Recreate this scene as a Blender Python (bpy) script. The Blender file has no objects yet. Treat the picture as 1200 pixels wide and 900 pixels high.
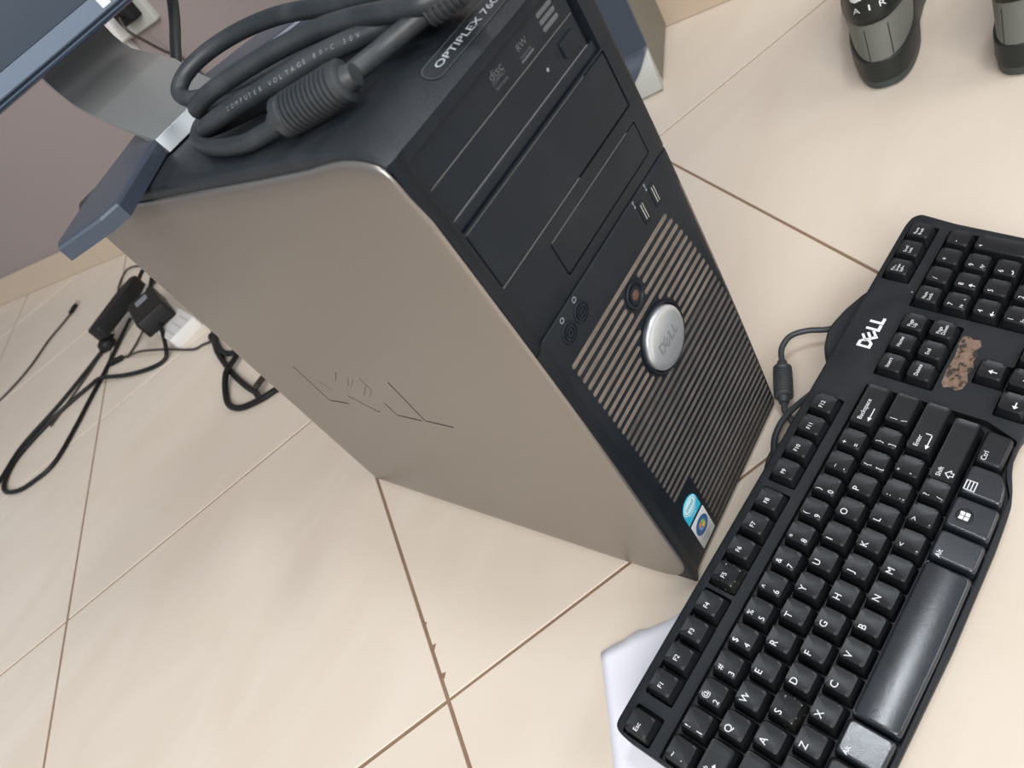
import bpy, bmesh, math, random
from mathutils import Vector, Matrix
random.seed(7)
S = 0.001
C = bpy.context.scene.collection
PI = math.pi

# ------------------------------------------------------------------ materials
def new_mat(name):
    m = bpy.data.materials.new(name); m.use_nodes = True
    nt = m.node_tree
    return m, nt, nt.nodes['Principled BSDF']

def simple(name, col, rough=0.5, metal=0.0, spec=0.5, bump=0.0, bscale=600, mottled=0.0, mscale=30, coat=0.0):
    m, nt, b = new_mat(name)
    b.inputs['Base Color'].default_value = (*col, 1)
    b.inputs['Roughness'].default_value = rough
    b.inputs['Metallic'].default_value = metal
    b.inputs['Specular IOR Level'].default_value = spec
    b.inputs['Coat Weight'].default_value = coat
    b.inputs['Coat Roughness'].default_value = 0.15
    tc = nt.nodes.new('ShaderNodeTexCoord')
    if bump:
        n = nt.nodes.new('ShaderNodeTexNoise'); n.inputs['Scale'].default_value = bscale; n.inputs['Detail'].default_value = 3
        nt.links.new(tc.outputs['Object'], n.inputs['Vector'])
        bp = nt.nodes.new('ShaderNodeBump'); bp.inputs['Strength'].default_value = bump; bp.inputs['Distance'].default_value = 0.0006
        nt.links.new(n.outputs['Fac'], bp.inputs['Height']); nt.links.new(bp.outputs['Normal'], b.inputs['Normal'])
    if mottled:
        n = nt.nodes.new('ShaderNodeTexNoise'); n.inputs['Scale'].default_value = mscale; n.inputs['Detail'].default_value = 6
        n.inputs['Roughness'].default_value = 0.6
        nt.links.new(tc.outputs['Object'], n.inputs['Vector'])
        r = nt.nodes.new('ShaderNodeMix'); r.data_type = 'RGBA'
        r.inputs[6].default_value = (*[c * (1 - mottled) for c in col], 1)
        r.inputs[7].default_value = (*[min(1, c * (1 + mottled)) for c in col], 1)
        nt.links.new(n.outputs['Fac'], r.inputs[0]); nt.links.new(r.outputs[2], b.inputs['Base Color'])
    return m

def dusty(name, col, dust, amount, rough=0.4, scale=900, thr=0.70, bump=0.15, spec=0.25, dr=.2, speck=2.0):
    """black plastic with fine specks of dust and soft smudges"""
    m, nt, b = new_mat(name)
    b.inputs['Specular IOR Level'].default_value = spec
    tc = nt.nodes.new('ShaderNodeTexCoord')
    n = nt.nodes.new('ShaderNodeTexNoise'); n.inputs['Scale'].default_value = scale; n.inputs['Detail'].default_value = 2
    nt.links.new(tc.outputs['Object'], n.inputs['Vector'])
    r = nt.nodes.new('ShaderNodeValToRGB')
    r.color_ramp.elements[0].position = thr; r.color_ramp.elements[1].position = thr + 0.05
    r.color_ramp.elements[0].color = (0, 0, 0, 1); r.color_ramp.elements[1].color = (1, 1, 1, 1)
    nt.links.new(n.outputs['Fac'], r.inputs['Fac'])
    n2 = nt.nodes.new('ShaderNodeTexNoise'); n2.inputs['Scale'].default_value = 18; n2.inputs['Detail'].default_value = 7
    n2.inputs['Distortion'].default_value = 1.0
    nt.links.new(tc.outputs['Object'], n2.inputs['Vector'])
    r2 = nt.nodes.new('ShaderNodeValToRGB')
    r2.color_ramp.elements[0].position = 0.45; r2.color_ramp.elements[1].position = 0.75
    r2.color_ramp.elements[0].color = (0, 0, 0, 1); r2.color_ramp.elements[1].color = (amount, amount, amount, 1)
    nt.links.new(n2.outputs['Fac'], r2.inputs['Fac'])
    mx = nt.nodes.new('ShaderNodeMath'); mx.operation = 'MULTIPLY_ADD'
    nt.links.new(r.outputs['Color'], mx.inputs[0]); mx.inputs[1].default_value = min(1, amount * speck)
    nt.links.new(r2.outputs['Color'], mx.inputs[2])
    mix = nt.nodes.new('ShaderNodeMix'); mix.data_type = 'RGBA'
    mix.inputs[6].default_value = (*col, 1); mix.inputs[7].default_value = (*dust, 1)
    nt.links.new(mx.outputs[0], mix.inputs[0]); nt.links.new(mix.outputs[2], b.inputs['Base Color'])
    rr = nt.nodes.new('ShaderNodeMapRange'); rr.inputs[3].default_value = rough; rr.inputs[4].default_value = rough + dr
    nt.links.new(n2.outputs['Fac'], rr.inputs[0]); nt.links.new(rr.outputs[0], b.inputs['Roughness'])
    if bump:
        n3 = nt.nodes.new('ShaderNodeTexNoise'); n3.inputs['Scale'].default_value = 1400
        nt.links.new(tc.outputs['Object'], n3.inputs['Vector'])
        bp = nt.nodes.new('ShaderNodeBump'); bp.inputs['Strength'].default_value = bump; bp.inputs['Distance'].default_value = 0.0005
        nt.links.new(n3.outputs['Fac'], bp.inputs['Height']); nt.links.new(bp.outputs['Normal'], b.inputs['Normal'])
    return m

M = {}
M['black'] = dusty('black_bezel_plastic', (.006, .0095, .014), (.25, .25, .25), .03, .36, 700, .74)
M['black_top'] = dusty('textured_black_plastic', (.009, .013, .017), (.35, .35, .35), .03, .33, 800, .78, bump=.5, spec=.6)
M['black_gloss'] = dusty('drive_plastic', (.006, .010, .015), (.25, .25, .25), .03, .34, 600, .73, bump=.05)
M['silver_panel'] = simple('silver_painted_steel', (.325, .298, .272), .36, .88, .5, .06, 1500, .03, 9)
M['dark_steel'] = simple('dark_chassis_steel', (.10, .10, .10), .5, .7)
M['dust'] = simple('grille_dust', (.185, .152, .128), .95, 0, .1, .6, 900, .45, 60)
M['dust_lo'] = simple('grille_thin_dust', (.115, .098, .086), .95, 0, .1, .6, 900, .55, 45)
M['chrome'] = simple('brushed_silver_disc', (.62, .66, .69), .30, .75, .5, .05, 900)
M['emboss'] = simple('disc_emboss', (.33, .36, .39), .4, .7)
M['white_ink'] = simple('white_ink', (.72, .74, .76), .5)
M['plate_ink'] = simple('silver_grey_ink', (.42, .45, .48), .4)
M['seam_dust'] = simple('pale_dust_in_the_seams', (.13, .13, .125), .9)
M['grey_ink'] = simple('grey_ink', (.20, .22, .24), .5)
M['dim_ink'] = simple('worn_grey_ink', (.085, .092, .10), .5)
M['kb_case'] = dusty('keyboard_case_plastic', (.012, .0145, .0175), (.25, .24, .23), .03, .42, 900, .78, bump=.3)
M['kb_case_dark'] = simple('keyboard_lower_plastic', (.007, .008, .009), .5)
M['key'] = dusty('keycap_plastic', (.0065, .0078, .0095), (.30, .29, .27), .02, .27, 900, .81, bump=.1, spec=.42)
M['key_worn'] = dusty('shiny_worn_keycap_plastic', (.012, .016, .021), (.30, .32, .35), .03, .20, 1200, .82, bump=.12, spec=.75, dr=.06)
M['key_crumb'] = dusty('crumb_speckled_keycap_plastic', (.0065, .0078, .0095), (.65, .58, .38), .04, .3, 420, .665, bump=.12, speck=12)
M['cable'] = dusty('black_cable_rubber', (.024, .029, .033), (.32, .32, .31), .09, .34, 500, .76, bump=.2, spec=.5)
M['cable_far'] = simple('black_cord_rubber', (.007, .007, .007), .5, 0, .3)
M['cable_brown'] = simple('thin_dark_brown_wire', (.035, .028, .022), .5)
M['blue_grey'] = simple('blue_grey_plastic', (.052, .068, .094), .32, .1, .5, .08, 1600)
M['blue_light'] = simple('monitor_bezel_plastic', (.115, .15, .20), .42, .15, .5, .1, 1800)
M['blue_dark'] = simple('dark_blue_plastic', (.022, .038, .07), .4)
M['screen'] = simple('unlit_lcd_glass', (.008, .022, .042), .38, 0, .5, .05, 60)
M['bright_edge'] = simple('polished_silver_edge', (.42, .45, .47), .42, .8)
M['satin_silver'] = simple('satin_silver_plastic', (.34, .35, .345), .36, .55, .5, .12, 1500)
M['white_plastic'] = simple('white_plastic', (.62, .60, .57), .5, 0, .5, .0, 1, .06, 20)
M['cream'] = simple('off_white_plastic', (.42, .42, .385), .45)
M['olive'] = simple('olive_grey_plastic', (.165, .155, .120), .55, 0, .4, .1, 700)
M['paper'] = simple('white_paper', (.80, .80, .86), .8, 0, .2, .2, 60)
M['metal'] = simple('bright_metal', (.7, .7, .7), .25, 1)
M['rust'] = simple('rusty_brown_centre', (.10, .05, .034), .6, 0, .4, .5, 900, .5, 200)
M['sticker_white'] = simple('sticker_white', (.66, .68, .69), .35)
M['sticker_cyan'] = simple('sticker_cyan', (.03, .42, .60), .3)
M['sticker_cyan2'] = simple('sticker_pale_cyan', (.55, .82, .88), .3)
M['sticker_blue'] = simple('sticker_blue', (.02, .10, .28), .3)
M['ink_navy'] = simple('ink_navy', (.01, .09, .17), .4)
M['flag_r'] = simple('flag_orange', (.75, .22, .05), .4); M['flag_g'] = simple('flag_green', (.25, .5, .06), .4)
M['flag_b'] = simple('flag_blue', (.15, .35, .75), .4); M['flag_y'] = simple('flag_yellow', (.85, .6, .06), .4)
M['shoe_grey'] = simple('grey_shoe_leather', (.15, .155, .135), .5, 0, .4, .3, 500, .08, 30)
M['shoe_black'] = simple('black_shoe_leather', (.014, .016, .014), .45, 0, .4, .3, 400)
M['shoe_sole'] = simple('dark_rubber_sole', (.016, .019, .017), .5, 0, .4, .2, 300)
M['shoe_outsole'] = simple('grey_green_rubber_outsole', (.042, .053, .050), .5)
M['shoe_lining'] = simple('shoe_lining', (.03, .03, .028), .9)
M['skirting'] = simple('beige_skirting_tile', (.52, .42, .32), .35, 0, .4, 0, 1, .05, 4)
M['grout_brown'] = simple('brown_grout', (.25, .165, .11), .9, 0, .1, .5, 300, .25, 40)

# sticker residue: brown torn paper patches on black
def residue():
    m, nt, b = new_mat('brown_torn_label_paper')
    tc = nt.nodes.new('ShaderNodeTexCoord')
    n = nt.nodes.new('ShaderNodeTexNoise'); n.inputs['Scale'].default_value = 260; n.inputs['Detail'].default_value = 8
    nt.links.new(tc.outputs['Object'], n.inputs['Vector'])
    r = nt.nodes.new('ShaderNodeValToRGB')
    e = r.color_ramp.elements
    e[0].position = .40; e[0].color = (.03, .025, .02, 1); e[1].position = .47; e[1].color = (.15, .095, .065, 1)
    x = e.new(.72); x.color = (.21, .14, .105, 1)
    nt.links.new(n.outputs['Fac'], r.inputs['Fac']); nt.links.new(r.outputs['Color'], b.inputs['Base Color'])
    b.inputs['Roughness'].default_value = .9
    return m
M['residue'] = residue()

def tile_mat():
    m, nt, b = new_mat('beige_ceramic_tile')
    tc = nt.nodes.new('ShaderNodeTexCoord')
    n = nt.nodes.new('ShaderNodeTexNoise'); n.inputs['Scale'].default_value = 3.2; n.inputs['Detail'].default_value = 7; n.inputs['Distortion'].default_value = 1.6
    mp = nt.nodes.new('ShaderNodeMapping'); mp.inputs['Scale'].default_value = (1, 2.2, 1); mp.inputs['Rotation'].default_value = (0, 0, .6)
    nt.links.new(tc.outputs['Object'], mp.inputs['Vector']); nt.links.new(mp.outputs['Vector'], n.inputs['Vector'])
    r = nt.nodes.new('ShaderNodeValToRGB'); e = r.color_ramp.elements
    e[0].position = .35; e[0].color = TILE_A; e[1].position = .68; e[1].color = TILE_B
    nt.links.new(n.outputs['Fac'], r.inputs['Fac']); nt.links.new(r.outputs['Color'], b.inputs['Base Color'])
    n2 = nt.nodes.new('ShaderNodeTexNoise'); n2.inputs['Scale'].default_value = 40; n2.inputs['Detail'].default_value = 5
    nt.links.new(tc.outputs['Object'], n2.inputs['Vector'])
    rr = nt.nodes.new('ShaderNodeMapRange'); rr.inputs[3].default_value = .26; rr.inputs[4].default_value = .40
    nt.links.new(n2.outputs['Fac'], rr.inputs[0]); nt.links.new(rr.outputs[0], b.inputs['Roughness'])
    b.inputs['Specular IOR Level'].default_value = .45
    return m
TILE_A = (.655, .565, .462, 1); TILE_B = (.69, .608, .512, 1)
M['tile'] = tile_mat()

def wall_mat():
    m, nt, b = new_mat('pinkish_taupe_wall_paint')
    b.inputs['Roughness'].default_value = .8
    tc = nt.nodes.new('ShaderNodeTexCoord')
    n = nt.nodes.new('ShaderNodeTexNoise'); n.inputs['Scale'].default_value = 1.5; n.inputs['Detail'].default_value = 6
    nt.links.new(tc.outputs['Object'], n.inputs['Vector'])
    r = nt.nodes.new('ShaderNodeMix'); r.data_type = 'RGBA'
    r.inputs[6].default_value = (.265, .222, .21, 1); r.inputs[7].default_value = (.295, .246, .234, 1)
    nt.links.new(n.outputs['Fac'], r.inputs[0]); nt.links.new(r.outputs[2], b.inputs['Base Color'])
    n2 = nt.nodes.new('ShaderNodeTexNoise'); n2.inputs['Scale'].default_value = 120
    nt.links.new(tc.outputs['Object'], n2.inputs['Vector'])
    bp = nt.nodes.new('ShaderNodeBump'); bp.inputs['Strength'].default_value = .15; bp.inputs['Distance'].default_value = .001
    nt.links.new(n2.outputs['Fac'], bp.inputs['Height']); nt.links.new(bp.outputs['Normal'], b.inputs['Normal'])
    return m
M['wall'] = wall_mat()

# ------------------------------------------------------------------ mesh builder (mm)
class MB:
    def __init__(s): s.v = []; s.f = []; s.m = []; s.mats = []
    def mi(s, mat):
        if mat not in s.mats: s.mats.append(mat)
        return s.mats.index(mat)
    def add(s, vs, fs, mat, T=None):
        k = len(s.v)
        for p in vs:
            p = Vector(p)
            s.v.append(T @ p if T is not None else p)
        i = s.mi(mat)
        for f in fs: s.f.append([k + a for a in f]); s.m.append(i)
    def box(s, x0, x1, y0, y1, z0, z1, mat, T=None):
        vs = [(x, y, z) for z in (z0, z1) for y in (y0, y1) for x in (x0, x1)]
        s.add(vs, [(0, 2, 3, 1), (4, 5, 7, 6), (0, 1, 5, 4), (2, 6, 7, 3), (0, 4, 6, 2), (1, 3, 7, 5)], mat, T)
    def prism(s, poly, z0, z1, mat, T=None, bevel=0):
        """poly of (x,y), CCW; extruded z0..z1; optional top chamfer"""
        n = len(poly)
        a = sum(poly[i][0] * poly[(i + 1) % n][1] - poly[(i + 1) % n][0] * poly[i][1] for i in range(n))
        if a < 0: poly = poly[::-1]
        rings = [(poly, z0)]
        if bevel:
            rings += [(poly, z1 - bevel), (inset(poly, bevel * .35), z1 - bevel * .3), (inset(poly, bevel), z1), (inset(poly, bevel * 1.35), z1)]
        else: rings += [(poly, z1)]
        vs = [(x, y, z) for P, z in rings for x, y in P]
        fs = [tuple(range(n))[::-1]]
        for r in range(len(rings) - 1):
            for i in range(n):
                j = (i + 1) % n
                fs.append((r * n + i, r * n + j, (r + 1) * n + j, (r + 1) * n + i))
        fs.append(tuple(range((len(rings) - 1) * n, len(rings) * n)))
        s.add(vs, fs, mat, T)
    def rings(s, rs, mat, cap0=True, cap1=True, T=None):
        n = len(rs[0]); vs = [p for r in rs for p in r]; fs = []
        for r in range(len(rs) - 1):
            for i in range(n):
                j = (i + 1) % n
                fs.append((r * n + i, r * n + j, (r + 1) * n + j, (r + 1) * n + i))
        if cap0: fs.append(tuple(range(n))[::-1])
        if cap1: fs.append(tuple(range((len(rs) - 1) * n, len(rs) * n)))
        s.add(vs, fs, mat, T)
    def lathe(s, prof, mat, T=None, seg=32):
        """prof of (r,z), axis z"""
        rs = [[(r * math.cos(2 * PI * i / seg), r * math.sin(2 * PI * i / seg), z) for i in range(seg)] for r, z in prof]
        s.rings(rs, mat, True, True, T)
    def tube(s, pts, r, mat, seg=12, sub=6, radii=None, cap=True):
        P = spline(pts, sub); n = len(P)
        up = Vector((0, 0, 1)); rs = []
        t0 = (P[1] - P[0]).normalized(); N = t0.cross(up)
        if N.length < .1: N = t0.cross(Vector((1, 0, 0)))
        N.normalize()
        for i in range(n):
            t = (P[min(i + 1, n - 1)] - P[max(i - 1, 0)]).normalized()
            N = (N - t * N.dot(t)).normalized(); B = t.cross(N)
            rr = r if radii is None else radii(i / (n - 1))
            rs.append([tuple(P[i] + (N * math.cos(2 * PI * k / seg) + B * math.sin(2 * PI * k / seg)) * rr) for k in range(seg)])
        s.rings(rs, mat, cap, cap)
    def build(s, name, parent=None, smooth=True, angle=35, bevel=0, seg=2):
        me = bpy.data.meshes.new(name)
        me.from_pydata([tuple(v * S) for v in s.v], [], s.f)
        for m in s.mats: me.materials.append(m)
        me.polygons.foreach_set('material_index', s.m)
        bm = bmesh.new(); bm.from_mesh(me); bmesh.ops.recalc_face_normals(bm, faces=bm.faces); bm.to_mesh(me); bm.free()
        me.polygons.foreach_set('use_smooth', [smooth] * len(me.polygons))
        if smooth: me.set_sharp_from_angle(angle=math.radians(angle))
        me.update()
        o = bpy.data.objects.new(name, me); C.objects.link(o)
        if parent is not None: o.parent = parent
        if bevel:
            b = o.modifiers.new('bevel', 'BEVEL'); b.width = bevel * S; b.segments = seg; b.limit_method = 'ANGLE'; b.angle_limit = math.radians(40)
            b.harden_normals = False
        return o

def inset(poly, d):
    n = len(poly); out = []
    for i in range(n):
        a = Vector(poly[i - 1]).to_2d(); b = Vector(poly[i]).to_2d(); c = Vector(poly[(i + 1) % n]).to_2d()
        e1 = (b - a); e2 = (c - b)
        if e1.length < 1e-6 or e2.length < 1e-6: out.append(tuple(b)); continue
        e1.normalize(); e2.normalize()
        n1 = Vector((-e1.y, e1.x)); n2 = Vector((-e2.y, e2.x))
        k = n1 + n2
        if k.length < 1e-6: out.append(tuple(b + n1 * d)); continue
        k.normalize(); out.append(tuple(b + k * (d / max(.3, k.dot(n1)))))
    return out

def spline(pts, sub=6):
    P = [Vector(p) for p in pts]
    if sub <= 1 or len(P) < 3: return P
    out = []
    for i in range(len(P) - 1):
        p0 = P[max(i - 1, 0)]; p1 = P[i]; p2 = P[i + 1]; p3 = P[min(i + 2, len(P) - 1)]
        for k in range(sub):
            t = k / sub
            out.append(.5 * ((2 * p1) + (p2 - p0) * t + (2 * p0 - 5 * p1 + 4 * p2 - p3) * t * t + (3 * p1 - p0 - 3 * p2 + p3) * t ** 3))
    out.append(P[-1]); return out

def rrect(x0, x1, y0, y1, r, n=4):
    r = min(r, (x1 - x0) / 2 - .01, (y1 - y0) / 2 - .01); out = []
    for cx, cy, a0 in ((x1 - r, y1 - r, 0), (x0 + r, y1 - r, 90), (x0 + r, y0 + r, 180), (x1 - r, y0 + r, 270)):
        for k in range(n + 1):
            a = math.radians(a0 + 90 * k / n); out.append((cx + r * math.cos(a), cy + r * math.sin(a)))
    return out

def circle(cx, cy, r, n=32): return [(cx + r * math.cos(2 * PI * i / n), cy + r * math.sin(2 * PI * i / n)) for i in range(n)]

def smooth_poly(pts, r, n=4):
    """round the corners of a polygon"""
    out = []; N = len(pts)
    for i in range(N):
        a = Vector(pts[i - 1]).to_2d(); b = Vector(pts[i]).to_2d(); c = Vector(pts[(i + 1) % N]).to_2d()
        d1 = min(r, (a - b).length * .45); d2 = min(r, (c - b).length * .45)
        p = b + (a - b).normalized() * d1; q = b + (c - b).normalized() * d2
        for k in range(n + 1):
            t = k / n; out.append(tuple((1 - t) ** 2 * p + 2 * t * (1 - t) * b + t * t * q))
    return out

_cache = {}
def text_geo(body, size, sx=1.0):
    """letters as flat polygons in mm, origin at the left end of the base line"""
    key = (body, size, sx)
    if key in _cache: return _cache[key]
    cu = bpy.data.curves.new('lettering', 'FONT'); cu.body = body; cu.size = size; cu.resolution_u = 3
    ob = bpy.data.objects.new('lettering', cu); C.objects.link(ob)
    dg = bpy.context.evaluated_depsgraph_get()
    me = bpy.data.meshes.new_from_object(ob.evaluated_get(dg))
    vs = [(v.co.x * sx, v.co.y, 0) for v in me.vertices]; fs = [tuple(p.vertices) for p in me.polygons]
    bpy.data.objects.remove(ob); bpy.data.curves.remove(cu); bpy.data.meshes.remove(me)
    _cache[key] = (vs, fs); return vs, fs

def centred(vs):
    xs = [v[0] for v in vs]; ys = [v[1] for v in vs]
    cx = (min(xs) + max(xs)) / 2; cy = (min(ys) + max(ys)) / 2
    return [(v[0] - cx, v[1] - cy, v[2]) for v in vs]

def bar(p, q, w):
    p = Vector(p).to_2d(); q = Vector(q).to_2d(); d = (q - p).normalized(); n = Vector((-d.y, d.x)) * w / 2
    return [tuple(p + n), tuple(p - n), tuple(q - n), tuple(q + n)]

def logo_polys(w, h):
    """four-letter mark with a tilted second letter, as quads, origin centre"""
    t = .22 * h; out = []; L = w * .27; x = -w / 2
    D = [(0, 0), (L * .62, 0), (L, h * .30), (L, h * .70), (L * .62, h), (0, h)]
    d = [(t * .9, t), (L * .55, t), (L - t * .9, h * .36), (L - t * .9, h * .64), (L * .55, h - t), (t * .9, h - t)]
    for i in range(6):
        j = (i + 1) % 6; out.append([D[i], D[j], d[j], d[i]])
    out = [[(a + x, b - h / 2) for a, b in q] for q in out]
    a = math.radians(38); ex, ey = x + L + w * .115, 0; E = []
    eh = h * .98; ew = h * .62
    E.append(bar((-ew / 2, -eh / 2), (-ew / 2, eh / 2), t))
    for yy in (-eh / 2 + t / 2, 0, eh / 2 - t / 2): E.append(bar((-ew / 2, yy), (ew / 2, yy), t * .85))
    for q in E: out.append([(ex + p * math.cos(a) - r * math.sin(a), ey + p * math.sin(a) + r * math.cos(a)) for p, r in q])
    for k in (0, 1):
        lx = x + w * .56 + k * w * .23
        out.append(bar((lx + t / 2, -h / 2), (lx + t / 2, h / 2), t)); out.append(bar((lx + t, -h / 2 + t / 2), (lx + w * .21, -h / 2 + t / 2), t))
    return out

def boolean_cut(o, cutter):
    md = o.modifiers.new('cut', 'BOOLEAN'); md.operation = 'DIFFERENCE'; md.object = cutter; md.solver = 'EXACT'; md.use_self = True
    dg = bpy.context.evaluated_depsgraph_get()
    me = bpy.data.meshes.new_from_object(o.evaluated_get(dg))
    o.modifiers.clear(); old = o.data; o.data = me; me.name = old.name
    bpy.data.meshes.remove(old); cm = cutter.data; bpy.data.objects.remove(cutter); bpy.data.meshes.remove(cm)
    return o

def tag(o, label=None, cat=None, group=None, kind=None):
    if label: o['label'] = label
    if cat: o['category'] = cat
    if group: o['group'] = group
    if kind: o['kind'] = kind
    return o

def thing(name, label, cat, loc=(0, 0, 0), group=None):
    o = bpy.data.objects.new(name, None); o.empty_display_size = .02; C.objects.link(o)
    o.location = Vector(loc) * S
    return tag(o, label, cat, group)

# ------------------------------------------------------------------ setting: floor, wall
def isect(l1, l2):
    (x1, y1), (x2, y2) = l1; (x3, y3), (x4, y4) = l2
    d = (x1 - x2) * (y3 - y4) - (y1 - y2) * (x3 - x4)
    a = x1 * y2 - y1 * x2; b = x3 * y4 - y3 * x4
    return ((a * (x3 - x4) - (x1 - x2) * b) / d, (a * (y3 - y4) - (y1 - y2) * b) / d)
def shift(l, dx, dy): return ((l[0][0] + dx, l[0][1] + dy), (l[1][0] + dx, l[1][1] + dy))
# grout joints running up-right
Fl = ((-439, 636), (-72, 1223)); Cl = ((7, 432), (-160, 167)); Al = ((507, 261), (332, -27)); Hl = ((8, 2166), (188, 2435))
U = (.862, -.507); W_ = (.52, .854)
ul = [shift(Fl, -1150 * U[0], -1150 * U[1]), Hl, Fl, Cl, Al] + [shift(Al, 510 * k * U[0], 510 * k * U[1]) for k in (1, 2, 3, 4)]
Dl = ((-160, 167), (-5, 74)); El = ((-327, 824), (53, 624)); Gl = ((-66, 1242), (179, 1116)); Bl = ((588, 326), (818, 198))
wl = [shift(Dl, -500 * k * W_[0], -500 * k * W_[1]) for k in (3, 2, 1)] + [Dl, ((-327, 824), (588, 330)), Gl] + [shift(Gl, 500 * k * W_[0], 500 * k * W_[1]) for k in (1, 2, 3, 4)]
fl = MB()
g = 2.4
for i in range(len(ul) - 1):
    for j in range(len(wl) - 1):
        q = [isect(ul[i], wl[j]), isect(ul[i + 1], wl[j]), isect(ul[i + 1], wl[j + 1]), isect(ul[i], wl[j + 1])]
        a = sum(q[k][0] * q[(k + 1) % 4][1] - q[(k + 1) % 4][0] * q[k][1] for k in range(4))
        if a < 0: q = q[::-1]
        gg = 1.5 if i >= 3 and j <= 4 else 1.9
        fl.prism(inset(q, gg), -8, 0, M['tile'], bevel=.7)
fl.box(-2600, 3400, -2200, 4200, -12, -1.1, M['grout_brown'])
# small chips along one joint
for (px, py, r) in ((-131, 213, 3.2), (-147, 186, 2.8), (-116, 237, 1.8)):
    fl.add([(px + 1.5, py + 3.5, .06), (px - .5, py - 3.8, .06), (px + r * 1.9, py - 1.2, .06)], [(0, 1, 2)], M['grout_brown'])
floor = fl.build('floor', smooth=False); tag(floor, kind='structure')

WA = Vector((155, 2655, 0)); WD = Vector((.31481, -.94915, 0)); WN = Vector((WD.y, -WD.x, 0))  # into the room
def TW(sv, off=0, z=0):  # point on wall
    p = WA + WD * sv + WN * off; return Vector((p.x, p.y, z))
WM = Matrix(((WD.x, WN.x, 0, WA.x), (WD.y, WN.y, 0, WA.y), (0, 0, 1, 0), (0, 0, 0, 1)))
w = MB(); w.box(-1600, 4600, -120, 0, -12, 2700, M['wall'], WM)
tag(w.build('wall_back', smooth=False), kind='structure')
w = MB()
for k in range(-3, 9):
    s0 = 130 + k * 500
    w.box(s0 + 1, s0 + 499, .5, 10, .5, 76, M['skirting'], WM)
w.box(-1500, 4500, .2, 8.5, 0.2, 75, M['grout_brown'], WM)
tag(w.build('baseboard_back', smooth=False, bevel=1.2), kind='structure')

# ------------------------------------------------------------------ computer tower
def Y(z): return 3.712 * ((z - 200) / 200) ** 2 - 5.418 * (z - 200) / 200
tower = thing('computer_tower', 'silver and black desktop computer tower standing upright on the tiled floor', 'computer', (0, 0, 0))
D = 422
# chassis
b = MB(); b.box(9, 178, 30, D - 4, 8, 400, M['dark_steel']); b.build('chassis', tower, smooth=False, bevel=2)
for (x, y) in ((22, 45), (165, 45), (22, 385), (165, 385)):
    b = MB(); b.lathe([(11, .2), (12, 2), (12, 8.5)], M['black'], Matrix.Translation((x, y, 0)), 20); b.build('foot', tower)
# side panels
outl = [(D, 3), (D, 403.5), (272, 405.7), (168, 407.5), (102, 408.5), (54, 409.9), (42, 411), (31, 411.6), (23, 411.3), (16, 410.3), (10.5, 409), (6, 407.4), (2.6, 405.6), (0, 403), (-1.6, 400), (-2.6, 396), (-3.2, 388)]
outl += [(Y(z) - 4.4, z) for z in (372, 340, 300, 260, 220, 180, 140, 100, 70, 48)]
outl += [(Y(36) - 3.6, 36), (Y(28) - 1.6, 27), (Y(20) + 2, 19), (Y(14) + 7, 12.5), (Y(8) + 13, 8), (Y(5) + 21, 5), (Y(3) + 32, 3.4), (Y(3) + 44, 3)]
def shrink(P, d):
    y0 = min(p[0] for p in P); y1 = max(p[0] for p in P); z0 = min(p[1] for p in P); z1 = max(p[1] for p in P)
    cy, cz = (y0 + y1) / 2, (z0 + z1) / 2; fy, fz = 1 - 2 * d / (y1 - y0), 1 - 2 * d / (z1 - z0)
    return [(cy + (y - cy) * fy, cz + (z - cz) * fz) for y, z in P]
def side(x0, sgn, name, ymin=-99):
    P = [(max(y, ymin), z) for y, z in outl] if ymin < 0 else [(y, z) for y, z in outl if y > ymin] + [(ymin, 380), (ymin, 200), (ymin, 30)]
    if ymin > 0: P = [(D, 3), (D, 403.5), (134, 408), (60, 410), (ymin + 6, 405), (ymin, 395), (ymin, 30), (ymin + 8, 6), (ymin + 20, 3)]
    n = len(P)
    a = sum(P[i][0] * P[(i + 1) % n][1] - P[(i + 1) % n][0] * P[i][1] for i in range(n))
    P = P if a > 0 else P[::-1]
    rings = [(P, 2.7), (P, 2.0), (shrink(P, .6), 1.2), (shrink(P, 2.2), .7), (shrink(P, 6), .35), (shrink(P, 12), 0.0), (shrink(P, 13.5), 0.0)]
    m = MB(); vs = [(x0 + sgn * d, y, z) for R_, d in rings for y, z in R_]; fs = []
    for r in range(len(rings) - 1):
        for i in range(n):
            j = (i + 1) % n; fs.append((r * n + i, r * n + j, (r + 1) * n + j, (r + 1) * n + i))
    fs.append(tuple(range(n))[::-1]); fs.append(tuple(range((len(rings) - 1) * n, len(rings) * n)))
    m.add(vs, fs, M['silver_panel'])
    return m.build(name, tower, angle=50)
sp = side(0, 1, 'side_panel')
# pressed logo: shallow grooves cut into the panel
segs = [((317, 221), (316, 173)), ((316, 173), (283, 175)), ((297, 205), (288, 193)), ((246, 224), (262, 210)), ((235, 218), (249, 205)), ((229, 217), (246, 204)),
        ((215, 222), (215, 206)), ((215, 206), (233, 192)), ((219, 210), (237, 195)), ((268, 189), (241, 172)), ((241, 172), (215, 190)), ((215, 190), (213, 174)),
        ((213, 174), (182, 174)), ((176, 223), (176, 175)), ((176, 175), (143, 175))]
strong = {0, 1, 9, 11, 12, 13, 14}
ct = MB()
for k, (p, q) in enumerate(segs):
    wd = 1.9 if k in strong else 1.1
    d_ = (Vector(q) - Vector(p)).normalized() * .6
    poly = bar(Vector(p) - d_, Vector(q) + d_, wd)
    T = Matrix(((0, 0, 1, 0), (1, 0, 0, 0), (0, 1, 0, 0), (0, 0, 0, 1)))
    ct.prism(poly, -2 + k * .003, (1.1 if k in strong else .6) + k * .003, M['silver_panel'], T)
cut = ct.build('cutter', smooth=False)
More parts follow.
